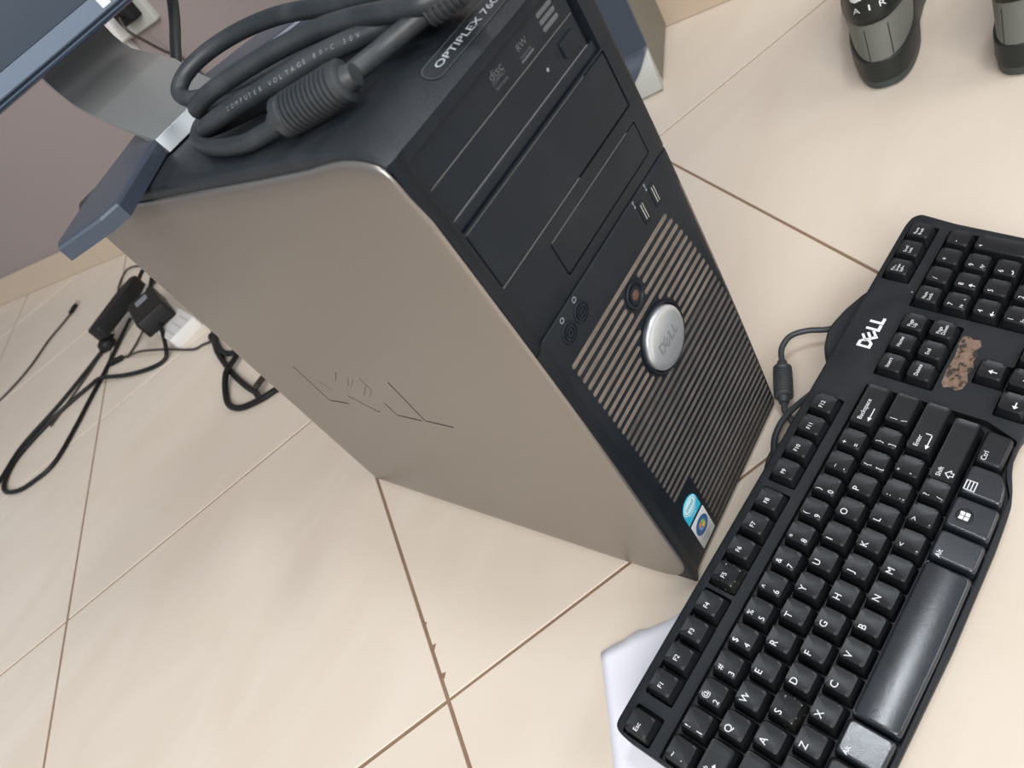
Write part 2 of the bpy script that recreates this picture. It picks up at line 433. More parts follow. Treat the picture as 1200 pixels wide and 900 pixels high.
boolean_cut(sp, cut); sp.data.set_sharp_from_angle(angle=math.radians(50))
side(187, -1, 'side_panel', 26)['label'] = 'silver side panel on the far side'
# top cover: profile in y,z extruded over x with rounded shoulders
prof = [(-3.2, 404.3), (-1, 406.3), (3, 408.8), (10, 412.5), (20, 415.5), (35, 417.3), (65, 417.6), (160, 415.6), (241, 413.6), (340, 412), (D - 6, 410.5), (D - 1, 408.5), (D, 401)]
def top_sheet(x, drop): return [(x, y, z - drop) for y, z in prof]
xs = [(2.8, 12), (2.8, 4.0), (3.5, 2.0), (5.0, .8), (7.5, .2), (13, 0), (60, .0), (127, .0), (174, 0), (178.5, .35), (181.5, 1.3), (183.2, 3), (184, 5.5), (184, 9.5)]
m = MB(); n = len(prof); vs = []; fs = []
for x, d in xs: vs += top_sheet(x, d)
for i in range(len(xs) - 1):
    for j in range(n - 1): fs.append((i * n + j, i * n + j + 1, (i + 1) * n + j + 1, (i + 1) * n + j))
m.add(vs, fs, M['black_top'])
m.box(4, 183, 30, D - 1, 400, 406, M['black_top'])
m.build('top_cover', tower, angle=60)
# name plate on the front of the top
sl = math.atan2(412.5 - 408.8, 7)
PN = Matrix.Translation((0, 0, 0))
nv = Vector((0, -math.sin(sl), math.cos(sl))); tv = Vector((0, math.cos(sl), math.sin(sl)))
TP = Matrix(((1, 0, 0, 0), (0, tv.y, nv.y, 8.8), (0, tv.z, nv.z, 411.85), (0, 0, 0, 1)))
m = MB()
outer = rrect(57, 131, -5.9, 5.9, 5.8, 6)
inner = inset(outer, .35)
N = len(outer); vs = [(x, y, .55) for x, y in outer] + [(x, y, .55) for x, y in inner] + [(x, y, .3) for x, y in inset(outer, -.5)]
fs = [(i, (i + 1) % N, N + (i + 1) % N, N + i) for i in range(N)]
m.add(vs[:2 * N], fs, M['dim_ink'], TP)
m.add([(x, y, .5) for x, y in outer], [tuple(range(N))], M['black_top'], TP)
vs, fs = text_geo('OPTIPLEX 760', 5.6, 1.12)
vs = [(x, y, 0) for x, y, z in vs]; wd = max(v[0] for v in vs)
m.add([(x * 56 / wd + 65.0, y - 2.0, .75) for x, y, z in vs], fs, M['plate_ink'], TP)
npl = m.build('name_plate', tower, smooth=False); npl['label'] = 'name plate in white capitals on the black top'

# bezel sections (x, y offset)
XS = [(2.8, 22), (2.8, 2), (2.8, -3.6), (3.6, -4.9), (6.2, -4.2), (11, -1.4), (13.5, -.2), (16, 0)]
XE = [(168, 0), (174, .1), (177.5, 1.6), (181, 5.5), (184.5, 11), (186, 22)]
def bezel(name, z0, z1, topround, botround, mat, thick=20):
    zs = [z0 + (z1 - z0) * k / 10 for k in range(11)]
    prof_x = XS + [(40, 0), (92, 0), (140, 0)] + XE
    m = MB(); rings = []
    for k, z in enumerate(zs):
        ring = [(x, Y(z) + o, z) for x, o in prof_x] + [(186, Y(z) + thick + 4, z), (2.8, Y(z) + thick + 4, z)]
        rings.append(ring)
    def endcap(z, sgn):
        out = []
        for t in (1, 2, 3):
            d = t * 1.1; zz = z + sgn * (1.6 * math.sin(t / 3 * PI / 2)); ii = 2.0 * (1 - math.cos(t / 3 * PI / 2))
            out.append([(93.6 + (x - 93.6) * (1 - ii / 92), Y(z) + o * (1 - ii / 30) + ii, zz) for x, o in prof_x] + [(93.6 + 92.4 * (1 - ii / 92), Y(z) + thick + 4, zz), (93.6 - 90.8 * (1 - ii / 92), Y(z) + thick + 4, zz)])
        return out
    rings = endcap(z0, -1)[::-1] + rings + endcap(z1, 1)
    m.rings(rings, mat)
    return m.build(name, tower, angle=50)
TF = Matrix(((1, 0, 0, 0), (0, 0, -1, 0), (0, 1, 0, 0), (0, 0, 0, 1)))   # (x, z, out) -> world: out = -y
def TFz(z):  # plane tangent to the face at height z; local origin still x, z
    s_ = (Y(z + 5) - Y(z - 5)) / 10
    t = Vector((0, s_, 1)).normalized(); nn = Vector((0, -1, s_)).normalized()
    return Matrix(((1, 0, 0, 0), (0, t.y, nn.y, Y(z) - t.y * z), (0, t.z, nn.z, z - t.z * z), (0, 0, 0, 1)))
ub = bezel('upper_bezel', 274.2, 402.6, 1, 1, M['black'])
c1 = MB(); c1.prism(rrect(14.6, 162.4, 352.5, 397.8, 1.2, 2), -6, 20, M['black'], TFz(375))
boolean_cut(ub, c1.build('cutter', smooth=False))
c1 = MB(); c1.prism(rrect(14.6, 163.6, 313.6, 351.2, 1.2, 2), -3, 20, M['black'], TFz(333))
c1.prism(rrect(56, 160.6, 281, 305, 1.2, 2), -2.4, 20, M['black'], TFz(293))
boolean_cut(ub, c1.build('cutter', smooth=False)); ub.data.set_sharp_from_angle(angle=math.radians(40))
# dvd drive
T = TFz(375); m = MB()
m.prism(rrect(15.2, 158.0, 379.4, 397.2, 1, 2), -5.8, -2.6, M['black_gloss'], T, bevel=.6)
m.prism(rrect(15.2, 158.0, 359.6, 378.6, 1, 2), -5.8, -3.2, M['black_gloss'], T, bevel=.5)
m.prism(rrect(15.0, 162.0, 352.8, 359.2, .6, 2), -5.8, -2.0, M['black_gloss'], T, bevel=.5)
def logo_disc(m, cx, cz, T, z):
    m.add(*[[(x + cx, y + cz, z) for x, y, _ in centred(text_geo('COMPACT', 2.6)[0])], text_geo('COMPACT', 2.6)[1]], M['dim_ink'], T)
    vs, fs = text_geo('disc', 6.4, 1.2); m.add([(x + cx, y + cz + 3.4, z) for x, y, _ in centred(vs)], fs, M['dim_ink'], T)
    vs, fs = text_geo('ReWritable', 2.4); m.add([(x + cx, y + cz - 3.2, z) for x, y, _ in centred(vs)], fs, M['dim_ink'], T)
logo_disc(m, 89, 388, T, -2.5)
vs, fs = text_geo('RW', 5.2, 1.1); m.add([(x + 113.5, y + 390, -2.5) for x, y, _ in centred(vs)], fs, M['dim_ink'], T)
vs, fs = text_geo('DVD+R DL', 2.2); m.add([(x + 113.5, y + 385.0, -2.5) for x, y, _ in centred(vs)], fs, M['dim_ink'], T)
m.prism([(107.5, 382.6), (119.5, 382.6), (119.5, 383.6), (107.5, 383.6)], -2.6, -2.5, M['dim_ink'], T)
for k in range(3): m.prism(rrect(132 , 147 , 383.5 + k * 4, 386 + k * 4, 1), -2.6, -2.5, M['dim_ink'], T)
m.prism(circle(121.5, 369, 1.1, 12), -3.3, -3.0, M['grey_ink'], T)
for z_, o_z in ((379.0, -2.75), (359.4, -2.6)):
    m.prism(bar((15.6, z_), (157, z_), .38), -4.5, o_z, M['seam_dust'], T)
od = m.build('optical_drive', tower, smooth=False)
m = MB(); m.prism(rrect(137, 153, 363.5, 373.5, 2.4, 4), -3.4, -1.9, M['black_gloss'], T, bevel=.6); m.prism(rrect(132.2, 133.4, 367, 372, .5, 2), -3.3, -3.05, M['cable_far'], T)
m.build('eject_button', od)
m = MB(); m.prism(rrect(15.6, 162.8, 314.4, 350.4, 1.2, 3), -2.8, -.2, M['black_gloss'], TFz(333), bevel=.8); m.prism(bar((15.2, 350.8), (140, 350.8), .4), -2.6, -.25, M['seam_dust'], TFz(333)); m.prism(bar((15.2, 314.0), (100, 314.0), .4), -2.6, -.25, M['seam_dust'], TFz(333)); m.build('blank_bay_cover', tower, angle=30)
m = MB(); m.prism(rrect(56.9, 159.8, 281.8, 304.2, 1.2, 3), -2.2, .2, M['black'], TFz(293), bevel=.8); m.prism(bar((58, 304.6), (150, 304.6), .35), -2.2, .1, M['seam_dust'], TFz(293)); m.build('floppy_bay_cover', tower, angle=30)

# lower bezel with the slotted grille
lb = bezel('lower_bezel', 5.5, 270.6, 1, 1, M['black'])
PB = (95, 183); LED = (91.5, 227.5)
slots = []
for k in range(34):
    z = 240.6 - 6.98 * k
    xl = 21.2 + (240 - z) * .042; xr = 150 + 24.5 * min(1, max(0, (240 - z)) / 105) ** .72
    if z < 74: xl = 53
    runs = [(xl, xr)]
    for (cx, cz), r in ((PB, 26.5), (LED, 11.5)):
        dz = abs(z - cz)
        if dz < r:
            h = math.sqrt(r * r - dz * dz); nr = []
            for a, b_ in runs:
                if cx + h <= a or cx - h >= b_: nr.append((a, b_)); continue
                if cx - h - a > 5: nr.append((a, cx - h))
                if b_ - cx - h > 5: nr.append((cx + h, b_))
            runs = nr
    for a, b_ in runs: slots.append((a, b_, z))
ct = MB()
for a, b_, z in slots:
    ct.prism(rrect(a, b_, z - 1.75, z + 1.75, 1.7, 3), -1.1, 15, M['dust'], TFz(z))
cut = ct.build('cutter', smooth=False)
cut.data.materials.clear(); cut.data.materials.append(M['dust']); 
md_before = len(lb.data.materials)
lb.data.materials.append(M['dust']); lb.data.materials.append(M['dust_lo'])
boolean_cut(lb, cut)
# the dust lies on the slot floors and walls; thinner towards the wiped right-hand middle
me = lb.data
names_ = [m_.name for m_ in me.materials]
di = names_.index('grille_dust'); dl = names_.index('grille_thin_dust')
for p in me.polygons:
    c_ = p.center / S
    if p.material_index == di or (p.normal.y < -.6 and c_.y > Y(c_.z) + .7 and c_.y < Y(c_.z) + 5 and 18 < c_.x < 176 and c_.z < 245):
        lo = (c_.z < 168)
        p.material_index = dl if lo else di
me.set_sharp_from_angle(angle=math.radians(40))
# ports, jacks, button
for (x, z, lab) in ((132.5, 258.5, 'usb port nearer the bezel centre'), (148.3, 258.5, 'usb port nearer the bezel edge')):
    m = MB(); T = TFz(z)
    o_ = rrect(x - 3.4, x + 3.4, z - 8.2, z + 8.2, 1, 2)
    m.rings([[(a, b_, .1) for a, b_ in o_], [(a, b_, .45) for a, b_ in o_], [(a, b_, .45) for a, b_ in inset(o_, .9)], [(a, b_, -3) for a, b_ in inset(o_, 1)]], M['black'], True, True, T)
    m.prism(rrect(x - .5, x + .1, z - 5.8, z + 5.8, .3, 1), -2, .2, M['cream'], T)
    m.prism(rrect(x + 1.5, x + 2.1, z - 6, z + 6, .2, 1), -2, .4, M['metal'], T)
    m.prism(bar((x - 5.2, z + 8.6), (x - 5.2, z + 12), .5), .05, .2, M['grey_ink'], T); m.prism(circle(x - 5.2, z + 8.4, .9, 8), .05, .2, M['grey_ink'], T)
    m.prism([(x - 6.4, z + 11.6), (x - 4.0, z + 11.6), (x - 5.2, z + 13.2)], .05, .2, M['grey_ink'], T)
    m.build('usb_port', tower)['label'] = lab
for (x, z, lab) in ((34, 257.8, 'microphone jack'), (49.2, 258.6, 'headphone jack')):
    m = MB(); T = TFz(z) @ Matrix.Translation((x, z, 0))
    m.lathe([(7.2, -.1), (7.2, .5), (6.7, .9), (5.9, .8), (5.4, -1.2), (4.8, -1.2), (4.6, .9), (3.6, .9), (3.3, -1), (2.6, -1), (2.5, .8), (1.4, .8), (1.3, -.2), (.1, -.2)], M['black_gloss'], T, 28)
    vs = circle(0, 10.2, 1.9, 14); vi = circle(0, 10.2, 1.2, 14)
    m.add([(a, b_, .2) for a, b_ in vs + vi], [(i, (i + 1) % 14, 14 + (i + 1) % 14, 14 + i) for i in range(14)], M['grey_ink'], T)
    m.build('audio_jack', tower)['label'] = lab
m = MB(); T = TFz(LED[1]) @ Matrix.Translation((LED[0], LED[1], 0))
m.lathe([(9.4, -.6), (9.6, .8), (8.9, 1.5), (7.6, 1.2), (6.6, -.6), (5.9, -.8), (5.7, .9), (4.6, .9)], M['black_gloss'], T, 32)
m.lathe([(4.5, -1), (4.3, .8), (2.4, 1.0), (.1, 1.0)], M['rust'], T, 24)
m.build('status_light', tower)['label'] = 'round black ring with a rusty brown centre'
m = MB(); T = TFz(PB[1]) @ Matrix.Translation((PB[0], PB[1], 0))
m.lathe([(24.8, -1.5), (25, 1.2), (24.3, 2.2), (23.2, 1.6), (22.9, -1.0), (.1, -1.0)], M['black_gloss'], T, 56)
m.build('button_surround', tower)
m = MB(); m.lathe([(21.9, -.9), (21.9, 2.6), (21.3, 3.3), (17, 4.0), (9, 4.5), (.1, 4.6)], M['chrome'], T, 56)
pbn = m.build('power_button', tower, angle=60); pbn['label'] = 'round silver power button'
m = MB()
for q in logo_polys(24, 8.6):
    m.add([(x, y, 4.72 - (x * x + y * y) * .0021) for x, y in q], [(0, 1, 2, 3)], M['emboss'], T @ Matrix.Rotation(math.radians(0), 4, 'Z'))
m.build('embossed_logo', pbn, smooth=False)
# stickers
m = MB(); T = TFz(55)
base = [(27.5, 44.5), (48, 37.5 + 6), (48.5, 58), (46, 63.5), (41, 66.2), (34, 66.8), (29.5, 64.5), (28, 61)]
base = smooth_poly([(28, 44.8), (48.4, 44.8), (48.4, 66.6), (28, 66.6)], 1.6, 3)
base = [(28, 44.8), (48.4, 44.8)] + [(38.2 + 10.2 * math.cos(a), 56.4 + 10.4 * math.sin(a)) for a in [PI * k / 12 for k in range(13)]]
m.prism(base, 0, .25, M['sticker_cyan'], T)
el = [(38.2 + 9.2 * math.cos(2 * PI * k / 28), 58.2 + 7.2 * math.sin(2 * PI * k / 28)) for k in range(28)]
m.add([(x, y, .3) for x, y in el], [tuple(range(28))], M['sticker_cyan2'], T)
el2 = [(38.2 + 8.3 * math.cos(2 * PI * k / 28), 58.2 + 5.9 * math.sin(2 * PI * k / 28)) for k in range(28)]
m.add([(x, y, .33) for x, y in el2 + [(38.2 + 7.9 * math.cos(2 * PI * k / 28), 58.4 + 5.5 * math.sin(2 * PI * k / 28)) for k in range(28)]],
      [(i, (i + 1) % 28, 28 + (i + 1) % 28, 28 + i) for i in range(28)], M['ink_navy'], T)
vs, fs = text_geo('intel', 6.4, 1.0); m.add([(x + 38.2, y + 58.6, .36) for x, y, _ in centred(vs)], fs, M['ink_navy'], T)
for yy, tx, sz in ((50.4, 'Pentium', 3.2), (47.2, 'inside', 2.6)):
    vs, fs = text_geo(tx, sz, 1.0); m.add([(x + 38.2, y + yy, .3) for x, y, _ in centred(vs)], fs, M['sticker_cyan2'], T)
m.build('processor_sticker', tower, smooth=False)['label'] = 'cyan and white oval-topped sticker'
m = MB(); T = TFz(21)
m.prism(rrect(28.5, 49.4, 9.2, 41.5, .8, 2), 0, .25, M['sticker_white'], TFz(25))
T = TFz(25); cx, cz = 39, 29
m.add([(x, y, .3) for x, y in circle(cx, cz, 8.8, 28)], [tuple(range(28))], M['sticker_blue'], T)
for a0, mt in ((95, 'flag_r'), (5, 'flag_g'), (185, 'flag_b'), (275, 'flag_y')):
    vs = [(cx, cz, .34)] + [(cx + 4.6 * math.cos(math.radians(a0 + 80 * k / 5)), cz + 4.6 * math.sin(math.radians(a0 + 80 * k / 5)), .34) for k in range(6)]
    m.add(vs, [tuple(range(7))], M[mt], T)
for yy, tx in ((16.6, 'Windows'), (13.0, 'Vista')):
    vs, fs = text_geo(tx, 3.2); m.add([(x + 39, y + yy, .3) for x, y, _ in centred(vs)], fs, M['grey_ink'], T)
m.build('software_sticker', tower, smooth=False)['label'] = 'white sticker with a blue disc and a four-colour flag'
tower.location = (0, 0, 0)

# ------------------------------------------------------------------ keyboard
SC = 1.06378
KU = Vector((.994765, -.102190, .000288)); KV = Vector((-.099658, -.970737, -.218490)); KN = Vector((-.022607, -.217317, .975839))
K0 = Vector((-127.129, -57.017, 47.424))
kb = thing('keyboard', 'long black computer keyboard lying on the floor in front of the tower', 'keyboard')
KM = Matrix(((KU.x, -KV.x, KN.x, K0.x * S), (KU.y, -KV.y, KN.y, K0.y * S), (KU.z, -KV.z, KN.z, K0.z * S), (0, 0, 0, 1)))
# put the Empty on the front-left of the case underside
KM = KM @ Matrix.Translation(Vector((0, 0, 0)))
kb.matrix_world = KM @ Matrix.Scale(SC, 4)
P_ = 19.05
def U_(x, r): return (x * P_, -r * P_)
class KMB(MB): pass
TOPZ = -6.5; BOT = -25.5
case = [(-.05, -2.12), (.12, -2.28), (15.4, -2.30), (22.9, -2.33), (23.35, -2.25), (23.6, -2.0), (23.42, -.6), (23.3, 3.0), (23.3, 4.55), (23.0, 4.8), (16.2, 4.72), (15.4, 4.62),
        (14.95, 4.52), (14.3, 4.52), (13.9, 4.56), (13.45, 4.66), (12.9, 4.86), (12.3, 5.02), (11, 5.1), (7.3, 5.16), (3.4, 5.08), (2.3, 5.0), (1.7, 4.85), (1.15, 4.66), (.6, 4.56), (.1, 4.5), (-.12, 4.3), (-.12, 1), (-.12, -1.8)]
case = smooth_poly([U_(*p) for p in case], 3.5, 3)
m = MB()
if sum(case[i][0] * case[(i + 1) % len(case)][1] - case[(i + 1) % len(case)][0] * case[i][1] for i in range(len(case))) < 0: case = case[::-1]
m.rings([[(x, y, BOT) for x, y in inset(case, 2.5)], [(x, y, BOT + 3) for x, y in case], [(x, y, -15.2) for x, y in case], [(x, y, -14.8) for x, y in inset(case, .5)], [(x, y, -14.2) for x, y in inset(case, .5)],
         [(x, y, -13.8) for x, y in case], [(x, y, TOPZ - 1.6) for x, y in case], [(x, y, TOPZ - .5) for x, y in inset(case, .5)], [(x, y, TOPZ) for x, y in inset(case, 1.6)]], M['kb_case'])
kcase = m.build('case', kb, angle=45)
def wells():
    c = MB()
    main = [(-.02, -.6), (15.0, -.6), (15.02, 3.4), (14.62, 4.44), (13.6, 4.46), (13.2, 4.58), (12.6, 4.88), (9.4, 4.98), (4.1, 4.98), (2.0, 4.88), (1.4, 4.6), (1.0, 4.46), (-.02, 4.44)]
    ws = [main, [(.0, -1.97), (1.02, -1.97), (1.02, -.97), (.0, -.97)]]
    for a, b_ in ((1.42, 5.44), (5.58, 9.70), (9.96, 14.02)): ws.append([(a, -1.97), (b_, -1.97), (b_, -.97), (a, -.97)])
    ws += [[(19.88, -2.1), (22.98, -2.1), (22.98, -1.04), (19.88, -1.04)], [(15.5, -.6), (18.52, -.6), (18.52, 1.46), (15.5, 1.46)],
           [(16.32, 2.42), (17.38, 2.42), (17.38, 3.42), (18.4, 3.42), (18.4, 4.4), (15.3, 4.4), (15.3, 3.42), (16.32, 3.42)],
           [(18.88, -.66), (22.96, -.66), (22.96, 4.42), (18.88, 4.42)]]
    for k, q in enumerate(ws):
        c.prism(smooth_poly([U_(*p) for p in q], 1.5, 2), -13 - k * .01, 5, M['kb_case_dark'])
    o = c.build('cutter', smooth=False); o.matrix_world = kb.matrix_world; return o
bpy.context.view_layer.update()
kcase.data.materials.append(M['kb_case_dark'])
wc = wells(); bpy.context.view_layer.update()
boolean_cut(kcase, wc); kcase.data.set_sharp_from_angle(angle=math.radians(45))
# cable housing bump at the back
m = MB(); bump = [(15.55, -2.2), (15.7, -2.42), (16.25, -2.78), (17.0, -2.98), (17.5, -2.98), (18.3, -2.82), (19.25, -2.5), (19.7, -2.2)]
m.prism(smooth_poly([U_(*p) for p in bump], 3, 3), BOT + 1, -13.5, M['kb_case'], bevel=1.5)
m.build('cable_housing', kb, angle=45)
# rear feet
for x in (1.6, 21.6):
    m = MB()
    z0 = (0.3 - K0.z - (KU.z * x * P_ + -KV.z * 2.0 * P_) * SC) / (KN.z * SC)
    m.box(x * P_ - 12, x * P_ + 12, 1.78 * P_, 1.97 * P_, z0 + 1.2, BOT + 2, M['kb_case'])
    m.build('folding_foot', kb, bevel=.6)

ZT = {'b': .9}
def keycap(name, cx, r, wu=1.0, hu=1.0, legends=(), mat=None, dx=0, label=None, poly=None, arrows=None, big=False):
    """keycap with a dished top; legends = [(text, x, y, size)] relative to the key centre in mm"""
    mat = mat or M['key']; m = MB()
    X, Yc = U_(cx, r); X += dx
    w = wu * P_ - 1.1; d = hu * P_ - 1.1
    tw, td = w - 5.0, d - 4.4; oy = .9
    def ring(W, D_, rad, z, oy_): return [(x, y + oy_, z) for x, y in rrect(-W / 2, W / 2, -D_ / 2, D_ / 2, rad, 4)]
    if poly: 
        base = smooth_poly([((px_ - cx) * P_, -(pr_ - r) * P_) for px_, pr_ in poly], 3.2, 4)
        if sum(base[i][0] * base[(i + 1) % len(base)][1] - base[(i + 1) % len(base)][0] * base[i][1] for i in range(len(base))) < 0: base = base[::-1]
        tw = max(p[0] for p in base) - min(p[0] for p in base) - 2; td = max(p[1] for p in base) - min(p[1] for p in base) - 2
    def dish(x, y):
        if big: return -((y + 2) / (td / 2)) ** 2 * 1.3 + .2
        return .75 * min(1.2, (2 * x / min(tw, 17)) ** 2) - .75 if tw < 22 else -.5
    if poly:
        rs = [[(x, y, -11.8) for x, y in base], [(x, y, -2.2) for x, y in shrink(base, .6)]]
        for ii, dz in ((1.0, -1.0), (1.5, -.3), (2.1, 0), (2.6, 0)):
            q = shrink(base, ii); rs.append([(x, y, dz + (dish(x, y) if big else -.2)) for x, y in q])
        if big:
            # finish the crowned top with strips towards the centre line
            q = shrink(base, 2.6)
            for f in (.8, .6, .4, .2, .02):
                rs.append([(x, y * f, dish(x, y * f)) for x, y in q])
        m.rings(rs, mat)
    else:
        rs = [ring(w, d, 1.3, -11.8, 0), ring(tw + 1.6, td + 1.4, 2.0, -2.0, oy * .8), ring(tw + .7, td + .6, 2.0, -.35, oy)]
        for f in (1.0, .8, .6, .4, .2, .02):
            rr_ = ring(tw * f, td * f, 2.0 * f, 0, oy)
            rs.append([(x, y, dish(x, y)) for x, y, z in rr_])
        m.rings(rs, mat)
    for t in legends:
        tx, lx, ly, sz = t[:4]; sxx = t[4] if len(t) > 4 else 1.0
        vs, fs = text_geo(tx, sz, sxx)
        if not vs: continue
        x0 = min(v[0] for v in vs)
        vs2 = [(v[0] - x0 + lx, v[1] + ly, 0) for v in vs]
        m.add([(x, y, (dish(x, y) if (not poly or big) else -.2) + .07) for x, y, z in vs2], fs, M['white_ink'])
    if arrows:
        for q in arrows:
            m.add([(x, y, (dish(x, y) if not poly else -.2) + .07) for x, y in q], [tuple(range(len(q)))], M['white_ink'])
    o = m.build('key', kb, angle=50)
    o.location = (X * S, Yc * S, 0)
    o['label'] = (label or name) + ' key'
    return o
def L1(c): return [(c, -5.6, 1.3, 6.0)]
def L2(a, b_): return [(a, -5.4, 2.6, 5.2), (b_, -5.2, -5.0, 5.2)]
frow = -1.46
keycap('escape', .5, frow, legends=[('Esc', -5.2, .2, 4.0)])
for i, x in enumerate((1.94, 2.93, 3.92, 4.92)): keycap('F%d' % (i + 1), x, frow, legends=[('F%d' % (i + 1), -3.8, .2, 4.2)])
for i, x in enumerate((6.1, 7.15, 8.17, 9.18)): keycap('F%d' % (i + 5), x, frow, legends=[('F%d' % (i + 5), -3.8, .2, 4.2)], mat=M['key_crumb'] if i == 0 else None)
for i, x in enumerate((10.48, 11.48, 12.49, 13.5)): keycap('F%d' % (i + 9), x, frow, legends=[('F%d' % (i + 9), -4.2, .2, 4.0)])
keycap('print screen', 20.4, -1.55, legends=[('Print', -5, 3.2, 3), ('Screen', -5, .4, 3, .9), ('SysRq', -5, -2.6, 3, .9)])
keycap('scroll lock', 21.42, -1.55, legends=[('Scroll', -5, 2, 3), ('Lock', -5, -1.2, 3)])
keycap('pause', 22.44, -1.55, legends=[('Pause', -5, 2, 3), ('Break', -5, -1.2, 3)])
nums = '`1234567890-='; sh = '~!@#$%^&*()_+'
for i in range(13): keycap('number row ' + nums[i], i + .5, 0, legends=L2(sh[i], nums[i]))
arr_l = [[(-6.5, -1.6), (-3.5, -.2), (-3.5, -3.0)], [(-3.6, -1.3), (4.5, -1.3), (4.5, -1.9), (-3.6, -1.9)]]
keycap('backspace', 14, 0, 2, legends=[('Backspace', -12.5, 1.8, 4.2)], arrows=[[(x - 6, y - 1) for x, y in q] for q in arr_l], label='backspace')
keycap('tab', .75, 1, 1.5, legends=[('Tab', -9, 3, 3.6)], arrows=[[(-9, 0), (-2.5, 0), (-2.5, .6), (-9, .6)], [(-2.6, -1), (-2.6, 1.6), (-.4, .3)]])
for i, ch in enumerate('QWERTYUIOP'): keycap(ch, 2 + i, 1, legends=L1(ch))
for i, (a, b_) in enumerate((('{', '['), ('}', ']'))): keycap('bracket ' + b_, 12 + i, 1, legends=L2(a, b_))
keycap('backslash', 14.25, 1, 1.5, legends=[('|', -9, 2, 5), ('\\', -9, -5, 5)])
keycap('caps lock', .875, 2, 1.75, legends=[('Caps', -11, 3, 3.4), ('Lock', -11, -.5, 3.4)])
for i, ch in enumerate('ASDFGHJKL'):
    keycap(ch, 2.25 + i, 2, legends=L1(ch), mat=M['key_crumb'] if ch == 'S' else None)
keycap('semicolon', 11.25, 2, legends=L2(':', ';')); keycap('apostrophe', 12.25, 2, legends=L2('"', "'"))
keycap('enter', 13.875, 2, 2.25, legends=[('Enter', -15.5, 2, 4.0)], arrows=[[(x - 9.5, y - 1.5) for x, y in q] for q in arr_l] + [[(-5, -2.8), (-4.4, -2.8), (-4.4, .8), (-5, .8)]])
keycap('left shift', 1.125, 3, 2.25, legends=[('Shift', -15, 2, 3.6)], arrows=[[(-13, -3.5), (-10, -.6), (-7, -3.5)]])
for i, ch in enumerate('ZXCVBNM'): keycap(ch, 2.75 + i, 3, legends=L1(ch))
for nm, x, a, b_ in (('comma', 9.75, '<', ','), ('full stop', 10.75, '>', '.'), ('slash', 11.75, '?', '/')): keycap(nm, x, 3, legends=L2(a, b_))
upo = [[(-19, -3.2), (-16, -.2), (-13, -3.2), (-14.7, -3.2), (-14.7, -5.2), (-17.3, -5.2), (-17.3, -3.2)]]
rs_o = [[(-18.9, -3.1), (-16, -.2), (-13.1, -3.1), (-13.8, -3.1), (-16, -1.0), (-18.2, -3.1)], [(-17.4, -3.1), (-16.9, -3.1), (-16.9, -4.9), (-17.4, -4.9)], [(-15.1, -3.1), (-14.6, -3.1), (-14.6, -4.9), (-15.1, -4.9)],
        [(-17.4, -4.9), (-14.6, -4.9), (-14.6, -5.4), (-17.4, -5.4)], [(-18.9, -3.1), (-16.9, -3.1), (-16.9, -3.6), (-18.9, -3.6)], [(-15.1, -3.1), (-13.1, -3.1), (-13.1, -3.6), (-15.1, -3.6)]]
keycap('right shift', 13.375, 3, 2.75, legends=[('Shift', -21, 2, 4.0)], arrows=[[(x - 1.5, y + .6) for x, y in q] for q in rs_o])
# bottom row
F0 = 3.52
keycap('left ctrl', .7, 4, legends=[('Ctrl', -9, 5, 3.6)], poly=[(0.0, F0), (1.4, F0), (1.4, 4.42), (.0, 4.38)])
keycap('left logo', 2.1, 4, poly=[(1.48, F0), (2.78, F0), (2.78, 4.86), (2.3, 4.84), (1.48, 4.5)], legends=[])
keycap('left alt', 3.42, 4.2, poly=[(2.86, F0), (4.0, F0), (4.0, 4.92), (2.86, 4.88)], legends=[('Alt', -9.2, 5.6, 4.0)], mat=M['key_worn'])
keycap('space', 6.7, 4.25, poly=[(4.06, F0), (9.46, F0), (9.42, 4.93), (6.7, 4.97), (4.06, 4.93)], mat=M['key_worn'], big=True, label='long worn shiny space bar')
keycap('right alt', 10.05, 4.2, poly=[(9.54, F0), (10.62, F0), (10.58, 4.91), (9.52, 4.92)], legends=[('Alt', -8.5, 6.2, 4.2)], mat=M['key_worn'])
ok = keycap('right logo', 11.3, 4.2, poly=[(10.7, F0), (11.92, F0), (11.88, 4.86), (10.66, 4.9)], mat=M['key_worn'])
def flag(o, x, y, r):
    m = MB()
    m.lathe([(r, -.6), (r, .1), (r - .7, .25), (r - 1, -.05), (.05, -.05)], M['key'], Matrix.Translation((x, y, 0)), 28)
    q = r * .48
    for sx_, sy_ in ((-1, -1), (-1, 1), (1, -1), (1, 1)):
        a, b_ = sx_ * .25, sy_ * .25
        P4 = [(a, b_), (a + sx_ * q, b_ + .25), (a + sx_ * q, b_ + sy_ * q + .25), (a, b_ + sy_ * q)]
        m.add([(x + u, y + v, .0) for u, v in P4], [(0, 1, 2, 3)], M['white_ink'])
    m.build('raised_emblem', o, smooth=True)
flag(ok, -1.2, 3.6, 5.0)
mk = keycap('menu', 12.6, 4.1, poly=[(12.0, F0), (13.16, F0), (13.14, 4.42), (12.7, 4.72), (11.97, 4.83)], mat=M['key_worn'],
            arrows=[bar((-8.5, 8.6 - k * 1.9), (-2.0, 8.6 - k * 1.9), .55) for k in range(4)] + [bar((-8.5, 2.6), (-8.5, 8.9), .5), bar((-2.0, 2.6), (-2.0, 8.9), .5)])
keycap('right ctrl', 13.95, 4, poly=[(13.24, F0), (14.58, F0), (14.5, 4.4), (13.22, 4.4)], legends=[('Ctrl', -11.0, 2.6, 4.2)])
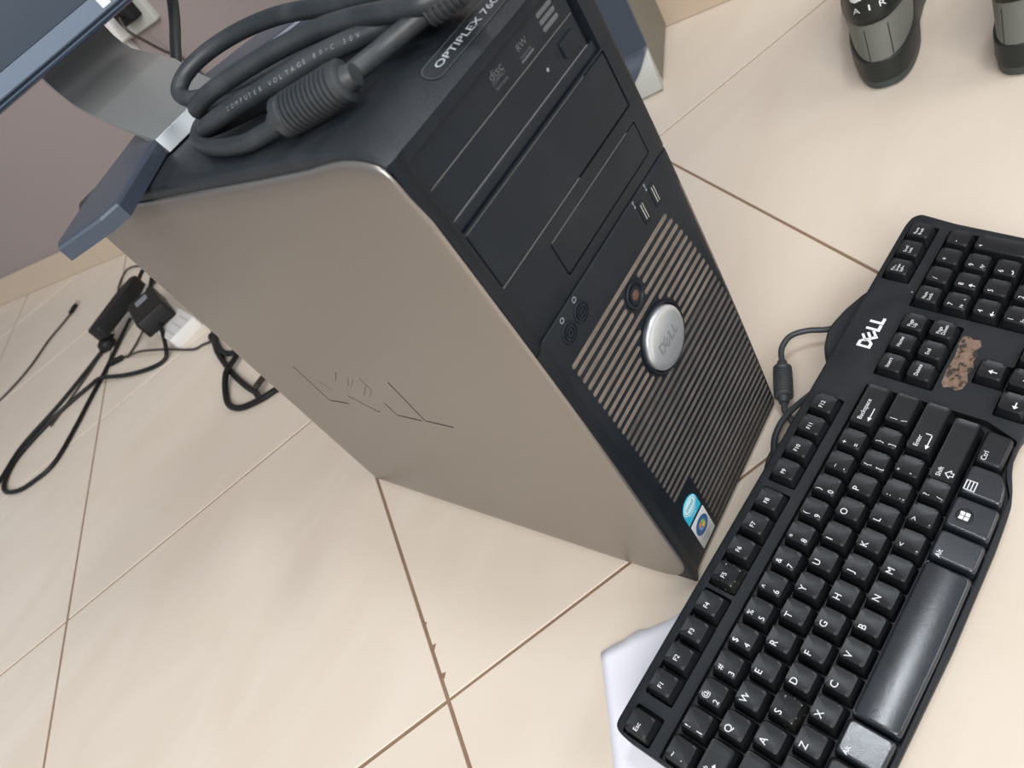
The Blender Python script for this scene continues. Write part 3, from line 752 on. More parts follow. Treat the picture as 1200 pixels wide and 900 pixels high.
# navigation block
nav = [('Insert', 16, 0), ('Home', 17, 0), ('Page|Up', 18, 0), ('Delete', 16, 1), ('End', 17, 1), ('Page|Down', 18, 1)]
for t, x, r in nav:
    ls = [(a, -4.8, 1.4 - 3.2 * k, 3.6) for k, a in enumerate(t.split('|'))]
    keycap(t.replace('|', ' ').lower(), x, r - .07, legends=ls)
def arrow(dirn):
    q = [[(-1.8, 1.0), (1.8, 1.0), (0, 3.4)], [(-.35, -2.2), (.35, -2.2), (.35, 1.1), (-.35, 1.1)]]
    a = {'up': 0, 'left': 90, 'down': 180, 'right': 270}[dirn]; c_, s_ = math.cos(math.radians(a)), math.sin(math.radians(a))
    return [[(x * c_ - y * s_ - 1.5, x * s_ + y * c_ - 1) for x, y in p] for p in q]
for nm, x, r in (('up', 16.85, 2.92), ('left', 15.82, 3.92), ('down', 16.85, 3.92), ('right', 17.88, 3.92)): keycap(nm + ' arrow', x, r, arrows=arrow(nm))
# number pad
pad = [('Num|Lock', 19.4, 0), ('/', 20.42, 0), ('*', 21.42, 0), ('-', 22.42, 0), ('7 Home', 19.4, 1), ('8 up', 20.42, 1), ('9 PgUp', 21.42, 1), ('4 left', 19.4, 2), ('5 ', 20.42, 2), ('6 right', 21.42, 2),
       ('1 End', 19.4, 3), ('2 down', 20.42, 3), ('3 PgDn', 21.42, 3)]
for t, x, r in pad:
    r -= .1
    if t == 'Num|Lock': keycap('num lock', x, r, legends=[('Num', -5, 1.4, 3.4), ('Lock', -5, -2.0, 3.4)]); continue
    if len(t) == 1: keycap('number pad ' + t, x, r, legends=[(t, -4.6, .4, 5.5)]); continue
    a, b_ = t.split(' ')
    ar = [[(p[0] - 2, p[1] * .9 - 3) for p in q] for q in arrow(b_)] if b_ in ('up', 'left', 'down', 'right') else None
    keycap('number pad ' + a, x, r, legends=[(a, -5.0, 2.2, 5.0)] + ([(b_, -5.2, -4.4, 3.4)] if b_ and ar is None else []), arrows=ar)
keycap('number pad plus', 22.42, 1.4, 1, 2, legends=[('+', -4.8, 12, 6)]); keycap('number pad enter', 22.42, 3.4, 1, 2, legends=[('Enter', -5.2, 11, 3.4)])
keycap('number pad 0', 19.9, 3.9, 2, 1, legends=[('0', -14, 2.2, 5)]); keycap('number pad point', 21.42, 3.9, legends=[('.', -4.5, 2.2, 5)])
# torn label, brand mark, light
m = MB(); pts = [(17.78, 1.52), (18.15, 1.55), (18.2, 1.75), (18.1, 1.9), (18.16, 2.1), (17.9, 2.22), (17.7, 2.12), (17.5, 2.24), (17.2, 2.2), (16.95, 2.3), (16.6, 2.22), (16.3, 2.34), (15.95, 2.28), (15.82, 2.1), (15.9, 1.9), (15.8, 1.72), (15.98, 1.6), (16.6, 1.56), (17.2, 1.6)]
m.prism([U_(*p) for p in pts], TOPZ - .05, TOPZ + .15, M['residue']); m.build('torn_label', kb, smooth=False)['label'] = 'brown torn remains of a paper label'
m = MB()
for q in logo_polys(29, 9.8): m.add([(x + 17.26 * P_, y + 1.37 * P_, TOPZ + .12) for x, y in q], [(0, 1, 2, 3)], M['white_ink'])
m.build('brand_mark', kb, smooth=False)['label'] = 'silver brand lettering'
m = MB(); m.prism(circle(19.55 * P_, .78 * P_, .8, 10), TOPZ, TOPZ + .2, M['grey_ink']); m.build('indicator_light', kb)
# keyboard lead: belongs to the keyboard, laid in its own world-space coordinates
kinv = kb.matrix_world.inverted()
def world_part(m, name, parent, **k):
    o = m.build(name, None, **k); bpy.context.view_layer.update()
    o.parent = parent; o.matrix_parent_inverse = parent.matrix_world.inverted(); return o
m = MB(); m.tube([(254, -21, 15), (249, -12, 16), (244, 2, 19), (235, 13, 21), (222, 16, 20), (210, 12, 18), (199, 7, 16)], 2.6, M['cable'], 12, 8)
m.tube([(172, -3, 13), (164, -6, 11), (158, -13, 8), (150, -18, 5), (139, -14, 4), (128, -8, 3.6), (112, -9, 3.6), (92, -17, 3.6), (60, -26, 3.6), (20, -30, 3.6)], 2.6, M['cable'], 10, 6)
m.tube([(205, -30, 5), (185, -20, 9), (165, -12, 12), (150, -8, 12), (135, -7, 8), (116, -14, 4), (100, -22, 3.6), (80, -20, 3.6), (60, -14, 3.6)], 2.6, M['cable'], 10, 6)
lead = world_part(m, 'lead', kb)
def ferrite(a, b_, r, nr, mat):
    a = Vector(a); b_ = Vector(b_); L = (b_ - a).length; t = (b_ - a).normalized()
    q = t.to_track_quat('Z', 'Y').to_matrix().to_4x4(); T = Matrix.Translation(a) @ q
    pr = [(r * .45, 0), (r * .82, .4), (r * .97, 1.4), (r * .97, L * .12)]
    n = nr; z0, z1 = L * .14, L * .86; st = (z1 - z0) / n
    for k in range(n):
        z = z0 + k * st; pr += [(r * .9, z), (r * .9, z + st * .3), (r * 1.0, z + st * .42), (r * 1.0, z + st * .88)]
    pr += [(r * .9, z1), (r * .97, z1 + L * .02), (r * .97, L - 1.4), (r * .82, L - .4), (r * .45, L)]
    m = MB(); m.lathe(pr, mat, T, 28); 
    m.lathe([(r * .5, -5), (r * .6, -1), (r * .62, .6)], mat, T, 20); m.lathe([(r * .62, L - .6), (r * .6, L + 1), (r * .5, L + 5)], mat, T, 20)
    return m
m = ferrite((204, 9.5, 17.5), (174.5, -2, 14), 8.0, 9, M['cable']); world_part(m, 'ferrite_bead', kb)

# ------------------------------------------------------------------ paper sheet
m = MB(); o0 = Vector((-74, 55)); e1 = Vector((-.80, -.60)); e2 = Vector((.74, -.67)); vs = []; nx, ny = 22, 24
for j in range(ny + 1):
    for i in range(nx + 1):
        t = i / nx; s_ = j / ny
        rag = (1.8 * math.sin(t * 21) + 1.2 * math.sin(t * 47 + 1)) if j == 0 else 0
        p = o0 + e2 * (150 * t) + e1 * (200 * s_ + rag * .6)
        lift = 4.0 * math.exp(-((t - .12) ** 2) / .01 - s_ * 6) + 1.2 * (1 - math.cos(t * 9 + s_ * 3)) * max(0, .18 - t) * 5 + 1.0
        vs.append((p.x, p.y, lift if t < .45 and s_ < .5 else min(lift, .6)))
fs = [(j * (nx + 1) + i, j * (nx + 1) + i + 1, (j + 1) * (nx + 1) + i + 1, (j + 1) * (nx + 1) + i) for j in range(ny) for i in range(nx)]
vs = [(x, y, max(.35, min(z, 3.0))) for x, y, z in vs]
m.add(vs, fs, M['paper'])
pp = m.build('paper_sheet', None, angle=60)
sd = pp.modifiers.new('thickness', 'SOLIDIFY'); sd.thickness = .0002
tag(pp, 'white sheet of paper lying under the escape-key end of the keyboard', 'paper')

# ------------------------------------------------------------------ coiled cable on top of the tower
coil = thing('coiled_cable', 'thick black video cable coiled on top of the computer tower', 'cable', (60, 110, 416))
def rel(m, name, parent, **k): return world_part(m, name, parent, **k)
bpy.context.view_layer.update()
R_C = 5.6
m = MB()
m.tube([(100, -30, 430), (96, -4, 432), (97, 18, 434), (101, 42, 437), (104, 73, 440), (106, 107, 443), (118, 172, 446), (116, 215, 448), (104, 242, 449), (90, 257, 448), (78, 263, 445), (69, 261, 440), (69, 248, 434), (82, 225, 428), (100, 190, 424), (112, 140, 424), (116, 90, 425), (112, 50, 425), (106, 10, 424)], R_C, M['cable'], 14, 6)
m.tube([(100, -6, 431), (88, 8, 434), (82, 22, 436), (86, 68, 439), (84, 101, 441), (71, 132, 443), (56, 163, 443), (48, 186, 441), (45, 202, 437), (52, 205, 431), (64, 188, 426), (82, 150, 423), (98, 100, 424), (106, 50, 425), (104, 20, 424)], R_C, M['cable'], 14, 6)
m.tube([(108, 20, 428), (96, 36, 429), (80, 64, 432), (68, 91, 434), (54, 115, 434), (43, 145, 433), (37, 173, 430.5), (38, 195, 427), (45, 200, 423.5), (54, 182, 422), (66, 140, 422.5), (80, 95, 423), (94, 50, 424), (104, 24, 424)], R_C, M['cable'], 14, 6)
m.tube([(74, 226, 422.5), (62, 236, 422.5), (48, 231, 421.5), (33, 207, 420.5), (22, 165, 421), (18, 126, 421.7), (22, 104, 422.8), (28, 70, 427), (31, 56, 429), (46, 43, 429), (64, 35, 428.5), (78, 24, 429.5), (86, 16, 430.5)], R_C * .94, M['cable'], 14, 6)
cb = rel(m, 'cable_loops', coil)
m = ferrite((20.5, 78, 429), (40.5, 38, 430), 11.0, 11, M['cable']); rel(m, 'ferrite_bead', coil)
m = ferrite((85, 18, 431), (98, 0, 432), 9.0, 5, M['cable']); rel(m, 'plug_grip', coil)
# printed letters on the loop
pth = spline([(96, 36, 429), (80, 64, 432), (68, 91, 434), (54, 115, 434), (43, 145, 433), (37, 173, 430.5)], 30)[::-1]
txt = 'COMPUTER VOLTAGE 80\u00b0C 30V'
m = MB(); cl = [0]
for i in range(1, len(pth)): cl.append(cl[-1] + (pth[i] - pth[i - 1]).length)
cam_l = Vector((-173.487, -289.307, 523.745))
def at_len(s_):
    for i in range(1, len(cl)):
        if cl[i] >= s_: return pth[i], (pth[min(i + 2, len(pth) - 1)] - pth[max(i - 2, 0)]).normalized()
    return pth[-1], (pth[-1] - pth[-3]).normalized()
s_ = 22
for ch in txt:
    if ch != ' ':
        p, t = at_len(s_)
        nrm = Vector((-.55, -.62, .56)); nrm = (nrm - t * nrm.dot(t)).normalized(); bt = nrm.cross(t)
        T = Matrix(((t.x, bt.x, nrm.x, p.x + nrm.x * 5.72), (t.y, bt.y, nrm.y, p.y + nrm.y * 5.72), (t.z, bt.z, nrm.z, p.z + nrm.z * 5.72), (0, 0, 0, 1)))
        vs, fs = text_geo(ch, 3.6); m.add([(a, b_ - 1.2, 0) for a, b_, _ in centred(vs)], fs, M['grey_ink'], T)
    s_ += 4.1 if ch != ' ' else 3.4
rel(m, 'printed_lettering', coil, smooth=False)

# ------------------------------------------------------------------ monitor on its stand
mon = thing('monitor', 'blue-grey flat monitor whose silver stand rests on top of the tower', 'monitor', (80, 320, 414.2))
bpy.context.view_layer.update()
# base wings: V shaped plate
wing = [(43.5, 289.8), (-24.4, 234.1), (-38.2, 238.3), (-63.7, 263.8), (-59.4, 275.5), (-9.6, 319.0), (59.4, 363.5), (95.5, 367.8), (159.1, 325.3), (214.3, 277.6), (216.4, 263.8), (188.8, 238.3), (176.1, 234.1), (110.3, 289.8)]
m = MB(); m.prism(wing, 414.2, 425.8, M['blue_grey'], bevel=2.4); rel(m, 'base_wing', mon, angle=25)
# silver foot plate sweeping up to the neck
m = MB()
secs = [((43.5, 289.3), (110.3, 289.3), 426.0), ((47.2, 314.7), (116.7, 314.7), 431.9), ((55.1, 367.8), (133.7, 367.8), 444.8), ((63.6, 412.3), (139.0, 412.3), 456.6), ((67.9, 433.6), (141.6, 435.7), 463.5), ((70.5, 444.2), (143.2, 446.3), 469.9), ((71.6, 450.5), (144.3, 452.7), 478.4), ((72.1, 453.7), (145.3, 455.8), 490.1), ((72.1, 455.8), (145.3, 458.0), 562.2)]
vs = []; fs = []
for (l, r, z) in secs:
    vs += [(l[0], l[1], z), (r[0], r[1], z)]
nb = len(vs)
for (l, r, z) in secs:
    if z < 475: vs += [(l[0], l[1] + .5, z - 3 if z > 427 else 414.4), (r[0], r[1] + .5, z - 3 if z > 427 else 414.4)]
    else: vs += [(l[0], l[1] + 4, z - 2), (r[0], r[1] + 4, z - 2)]
ns = len(secs)
for i in range(ns - 1):
    a = 2 * i; fs.append((a, a + 1, a + 3, a + 2)); c_ = nb + a; fs.append((c_, c_ + 2, c_ + 3, c_ + 1))
    fs.append((a, a + 2, c_ + 2, c_)); fs.append((a + 1, c_ + 1, c_ + 3, a + 3))
fs.append((0, nb, nb + 1, 1)); fs.append((2 * ns - 2, 2 * ns - 1, nb + 2 * ns - 1, nb + 2 * ns - 2))
m.add(vs, fs, M['satin_silver']); neck = rel(m, 'stand_neck', mon, angle=32)
m = MB(); m.rings([[(43.7, 285.5, 414.3), (110.1, 285.5, 414.3), (110.1, 289.5, 414.3), (43.7, 289.5, 414.3)], [(43.7, 288.5, 426.2), (110.1, 288.5, 426.2), (110.1, 289.5, 426.2), (43.7, 289.5, 426.2)]], M['bright_edge']); lip = rel(m, 'stand_front_edge', mon, bevel=.3)
# screen head
TM = Matrix.Translation((108.2, 367.8, 492.7)) @ Matrix.Rotation(math.radians(-4), 4, 'X')
m = MB(); o_ = rrect(-192, 192, 0, 318, 6, 4); i_ = rrect(-174, 174, 17.5, 300, 1, 4)
def XZ(P, y): return [(x, y, z) for x, z in P]
m.rings([XZ(inset(o_, 3), 44), XZ(o_, 36), XZ(o_, 6)], M['blue_dark'], True, False, TM)
m.rings([XZ(o_, 6), XZ(inset(o_, .5), 4.2), XZ(inset(o_, 1.8), 3.4)], M['blue_dark'], False, False, TM)
m.rings([XZ(inset(o_, 1.8), 3.4), XZ(inset(o_, 2.3), 2.8), XZ(inset(o_, 3.1), 2.6)], M['blue_light'], False, False, TM)
m.rings([XZ(inset(o_, 3.1), 2.6), XZ(inset(o_, 3.5), 3.4), XZ(inset(o_, 4.4), 3.2), XZ(inset(o_, 4.9), .9)], M['blue_dark'], False, False, TM)
m.rings([XZ(inset(o_, 4.9), .9), XZ(inset(o_, 6), 0), XZ(i_, .4), XZ(inset(i_, .6), 3)], M['blue_light'], False, False, TM)
head = rel(m, 'screen_housing', mon, angle=30)
m = MB(); m.prism([(-173.2, 18.2), (173.2, 18.2), (173.2, 299.4), (-173.2, 299.4)], -2.6, -2.0, M['screen'], TM @ TF); rel(m, 'screen', mon, smooth=False)
m = MB(); m.prism(rrect(8.5, 17, 7.5, 14.5, .4, 1), -.6, .5, M['sticker_white'], TM @ TF); rel(m, 'small_label', mon, smooth=False)['label'] = 'small white label on the bezel'
# video lead hanging down behind the stand
m = MB(); m.tube([(232, 405, 580), (224, 430, 510), (213, 450, 475), (199, 456, 455), (182, 458, 438), (166, 456, 420), (150, 442, 380), (146, 450, 300), (143, 452, 180), (146, 455, 60), (160, 470, 8), (176, 520, 5.2)], 5, M['cable'], 12, 6)
dl_ = m.build('display_cable'); tag(dl_, 'black cable hanging from the monitor down behind the silver neck', 'cable')

# ------------------------------------------------------------------ cords on the floor behind the tower
def cord(name, runs, r, mat, label, cat='cable', group=None):
    m = MB()
    for p in runs: m.tube(p, r, mat, 8, 6)
    o = m.build(name); tag(o, label, cat, group); return o
cord('electric_cable', [[(164, 1481, 12), (110, 1455, 6), (38, 1397, 4.5), (-40, 1340, 4.5), (-91, 1301, 4.5), (-164, 1258, 4.5), (-209, 1276, 4.5), (-236, 1305, 4.5), (-250, 1358, 4.5), (-233, 1403, 4.5), (-190, 1437, 4.5), (-116, 1440, 4.5), (-61, 1428, 4.5), (-5, 1397, 6),
      (15, 1366, 10), (38, 1276, 6), (66, 1203, 4.5), (91, 1180, 4.5), (114, 1196, 16), (146, 1240, 34)]], 4.2, M['cable_far'],
     'black power cord making a long loop on the floor below the adapters')
cord('electric_cable', [[(-420, 1290, 4.3), (-330, 1380, 4.3), (-243, 1422, 4.3), (-170, 1465, 4.3), (-60, 1470, 4.3), (60, 1490, 6), (118, 1496, 12)]], 4.0, M['cable_far'],
     'black cord running off the left edge of the photo beside the long loop')
cord('thin_wire', [[(125, 1538, 8), (88, 1512, 3), (29, 1475, 3), (-62, 1438, 3), (-110, 1420, 3)]], 2.2, M['cable_brown'], 'thin wire running down-left from the small round plug on the floor')
cord('thin_wire', [[(205, 1560, 8), (215, 1600, 3), (231, 1640, 3), (225, 1690, 3), (262, 1765, 3), (318, 1813, 3), (330, 1740, 3), (318, 1680, 3)]], 2.4, M['cable_brown'], 'thin wire bent into a square loop above the adapters')
cord('thin_wire', [[(300, 1560, 4), (255, 1560, 5), (232, 1545, 10)]], 3.4, M['cable_brown'], 'short brown wire end at the upper tip of the elongated adapter')
def tipped(name, pts, r, label, a, b_):
    t = thing(name, label, 'cable', pts[0]); bpy.context.view_layer.update()
    m = MB(); m.tube(pts, r, M['cable_brown'], 8, 6); rel(m, 'wire', t)
    a = Vector(a); b_ = Vector(b_); d = (b_ - a).normalized(); q = d.to_track_quat('Z', 'Y').to_matrix().to_4x4()
    m = MB(); L = (b_ - a).length; m.rings([[(x, y, 0) for x, y in rrect(-3, 3, -3, 3, 1.5)], [(x, y, 6) for x, y in rrect(-7, 7, -4, 4, 2)], [(x, y, L) for x, y in rrect(-7, 7, -4, 4, 2)]], M['cable_far'], True, True, Matrix.Translation(a) @ q); rel(m, 'plug_body', t)
    return t, b_, q, d
t, e, q, d = tipped('usb_cable', [(160, 1912, 4), (120, 1902, 3), (71, 1889, 3), (-7, 1844, 3), (-71, 1831, 3), (-130, 1840, 3), (-260, 1890, 3)], 2.6, 'thin dark cable with a silver plug tip lying far left on the floor', (158, 1911, 5), (186, 1933, 5))
m = MB(); m.box(-5, 5, -2.4, 2.4, -1, 18, M['metal'], Matrix.Translation(e) @ q); rel(m, 'metal_tip', t, bevel=.4)
t, e, q, d = tipped('charging_wire', [(143, 1071, 3), (135, 1088, 3), (122, 1110, 3), (108, 1200, 8.7), (92, 1290, 11), (80, 1350, 4), (72, 1370, 4)], 2.4, 'thin brown wire crossing the power cord towards a small black plug end', (74, 1366, 5), (54, 1398, 5))
cord('thin_wire', [[(160, 1372, 14), (110, 1364, 4), (76, 1352, 3)]], 2.4, M['cable_brown'], 'short brown wire from the square adapter to the small black plug end')
cord('tower_power_lead', [[(170, 440, 60), (176, 560, 20), (180, 800, 5), (172, 980, 5), (158, 1078, 5), (140, 1040, 5), (121, 998, 5), (92, 907, 5), (76, 840, 5), (66, 786, 10), (60, 765, 14)]], 5, M['cable_far'], 'black lead from the tower curling in an S on the floor, its straighter run')
cord('tower_data_lead', [[(98, 690, 5), (86, 740, 5), (60, 766, 5), (38, 800, 5), (36, 835, 5), (52, 872, 5), (85, 905, 13), (116, 918, 12), (128, 940, 8), (124, 965, 8), (130, 1000, 8), (150, 1050, 8), (168, 1085, 6)]], 5, M['cable_far'], 'black lead curling in a round hook on the floor beside the tower rear')
cord('lead_end', [[(110, 800, 5), (96, 800, 8), (72, 782, 16)]], 5, M['cable_brown'], 'short brown lead end standing beside the round hook of cable')

# white power strip with two adapters plugged in
ps = thing('power_strip', 'white power strip on the floor under the black adapters', 'power strip', (180, 1400, 0)); bpy.context.view_layer.update()
a = Vector((150, 1163, 0)); b_ = Vector((222, 1600, 0)); d = (b_ - a).normalized(); nn = Vector((-d.y, d.x, 0)); L = (b_ - a).length
T = Matrix(((d.x, nn.x, 0, a.x), (d.y, nn.y, 0, a.y), (0, 0, 1, 0), (0, 0, 0, 1)))
m = MB(); m.prism(rrect(0, L, -32, 32, 6, 4), .3, 24, M['white_plastic'], T, bevel=3); 
for k in range(3): m.prism(bar((3, -18 + k * 18), (62, -18 + k * 18), 1.6), 24, 24.8, M['cream'], T)
rel(m, 'body', ps)
for k in range(4):
    m = MB(); m.lathe([(17, 23.4), (17, 24.6), (15.5, 24.8), (15, 24.4), (.1, 24.3)], M['cream'], T @ Matrix.Translation((120 + 95 * k, 0, 0)), 24); rel(m, 'socket', ps)
ad = thing('power_adapter', 'square black plug-in adapter nearest the tower, sitting on the white power strip', 'power adapter', (165, 1300, 25)); bpy.context.view_layer.update()
TA = Matrix.Translation((170, 1315, 25.2)) @ Matrix.Rotation(math.atan2(.87, .5) + .22, 4, 'Z')
m = MB(); m.prism(rrect(-72, 62, -34, 34, 8, 4), 0, 36, M['cable_far'], TA, bevel=5); rel(m, 'body', ad)
m = MB(); m.prism(rrect(10, 40, -14, 14, 2, 2), 36, 36.6, M['grey_ink'], TA); rel(m, 'printed_label', ad)
m = MB(); m.tube([(200, 1360, 50), (250, 1400, 62), (285, 1450, 50), (270, 1400, 40)], 5, M['cable_far'], 10, 6); rel(m, 'lead', ad)
a2 = thing('power_adapter', 'elongated black in-line adapter left of the square one', 'power adapter', (170, 1500, 25)); bpy.context.view_layer.update()
TA = Matrix.Translation((172, 1508, 25.2)) @ Matrix.Rotation(math.atan2(.34, 1.06), 4, 'Z')
m = MB(); m.prism(smooth_poly([(-84, -22), (30, -26), (62, -18), (84, -10), (84, 12), (60, 20), (30, 24), (-84, 18)], 8, 4), 0, 30, M['cable_far'], TA, bevel=5); rel(m, 'body', a2)
m = MB(); m.tube([(250, 1533, 40), (275, 1545, 44), (296, 1560, 40), (300, 1575, 30)], 4.5, M['cable_far'], 10, 6); rel(m, 'strain_relief', a2)
m = MB(); T = Matrix.Translation((92, 1490, .3)); m.lathe([(15, 0), (19, 3), (20, 10), (16, 19), (9, 23), (.1, 24)], M['cable_far'], T, 20)
m.tube([(96, 1495, 12), (110, 1497, 22), (122, 1499, 30)], 5, M['cable_far'], 8, 4)
tag(m.build('round_plug'), 'small round black plug on the floor below the elongated adapter', 'plug')

# ------------------------------------------------------------------ wall socket, trunking, wall wire
def wallT(s_, z): return WM @ Matrix.Translation((s_, 0, z)) @ Matrix(((1, 0, 0, 0), (0, 0, 1, 0), (0, 1, 0, 0), (0, 0, 0, 1)))
so = thing('wall_socket', 'white double socket box on the wall behind the monitor', 'socket', TW(1362, 0, 395)); bpy.context.view_layer.update()
m = MB(); m.prism(rrect(-58, 70, -34, 40, 5), .2, 14, M['cream'], wallT(1360, 432), bevel=3); rel(m, 'face_plate', so)
m = MB(); m.prism(rrect(-50, -8, -26, 20, 5), 14, 44, M['white_plastic'], wallT(1360, 428), bevel=5); rel(m, 'plug', so)
m = MB(); m.prism(rrect(-22, 22, -20, 20, 5), 14, 40, M['cable_far'], wallT(1390, 440), bevel=5); rel(m, 'black_plug', so)
m = MB(); m.box(-7, 7, .3, 12, 78, 400, M['white_plastic'], WM @ Matrix.Translation((1317, 0, 0))); tag(m.build('cable_trunking', bevel=1), 'white upright cable trunking strip on the wall under the socket', 'trunking')
m = MB(); m.tube([TW(1385, 42, 438), TW(1390, 52, 415), TW(1394, 40, 385), TW(1398, 24, 352), TW(1410, 12, 322), TW(1425, 12, 270), TW(1450, 14, 150), TW(1460, 18, 92), TW(1462, 30, 20), TW(1400, 60, 4)], 3, M['cable_brown'], 8, 6)
tag(m.build('wall_wire'), 'thin brown wire drooping down the wall from the socket', 'wire')

# ------------------------------------------------------------------ box shaped appliance behind the tower, by the wall
sb = thing('box_appliance', 'grey box-shaped appliance with a blue-grey and white front standing by the wall', 'appliance', (760, 480, 0)); bpy.context.view_layer.update()
ang = math.atan2(84, 180)
TB = Matrix.Translation((709, 387, 0)) @ Matrix.Rotation(ang, 4, 'Z')   # local x along the olive side, local y towards the hidden end
m = MB(); m.prism(rrect(4, 190, 2, 240, 6), 6, 330, M['olive'], TB, bevel=4); rel(m, 'body', sb)
prof_ = [(-30, 0.3), (-36, 6), (-36, 30), (-30, 58), (-20, 82), (-12, 100), (-10, 110)]
def front(name, prof_, mat):
    m = MB(); rs = []
    for off, z in prof_:
        rs.append([(x + off * (1 - abs(y - 120) / 420) if x < 3 else x, y, z) for x, y in [(10, 4), (1, 2), (0, 8), (0, 60), (0, 120), (0, 180), (0, 234), (1, 240), (10, 240)]])
    m.rings(rs, mat, True, True, TB); return rel(m, name, sb, angle=40)
front('front_panel', [(-26, .3), (-34, 5), (-30, 26), (-20, 44), (-10, 58), (-6, 66)], M['cream'])['label'] = 'white curved lower front'
m = MB(); ys_ = [1, 5, 10, 16, 24, 34, 48, 70, 120, 180, 240]; zb_ = [63, 59, 53, 46, 38, 30, 22, 15, 10, 10, 10]
def woff(z):
    P4 = [(.3, -26), (5, -34), (26, -30), (44, -20), (58, -10), (66, -6), (400, -6)]
    for (z0, o0_), (z1, o1_) in zip(P4, P4[1:]):
        if z <= z1: return o0_ + (o1_ - o0_) * max(0, z - z0) / (z1 - z0)
def ccol(y, z, extra): return (3 - 3 + (woff(z)) * (1 - abs(y - 120) / 420) - extra + (1.5 if y < 3 else 0), y, z)
vs = []; nz = 10
for yy, zz in zip(ys_, zb_):
    for k in range(nz + 1):
        z = zz + (66 - zz) * k / 8 if k <= 8 else (150 if k == 9 else 326)
        vs.append(ccol(yy, z, 2.2))
fs = [(a * (nz + 1) + k, (a + 1) * (nz + 1) + k, (a + 1) * (nz + 1) + k + 1, a * (nz + 1) + k + 1) for a in range(len(ys_) - 1) for k in range(nz)]
m.add(vs, fs, M['blue_grey'], TB)
m.prism([(-7, 2), (6, 2), (6, 240), (-7, 240)], 67, 325, M['blue_grey'], TB)
o = rel(m, 'upper_front_panel', sb, angle=40); o['label'] = 'blue-grey upper front'
m = MB(); m.prism(rrect(-22, 60, 8, 200, 8), .1, 6, M['cream'], TB); rel(m, 'plinth', sb)

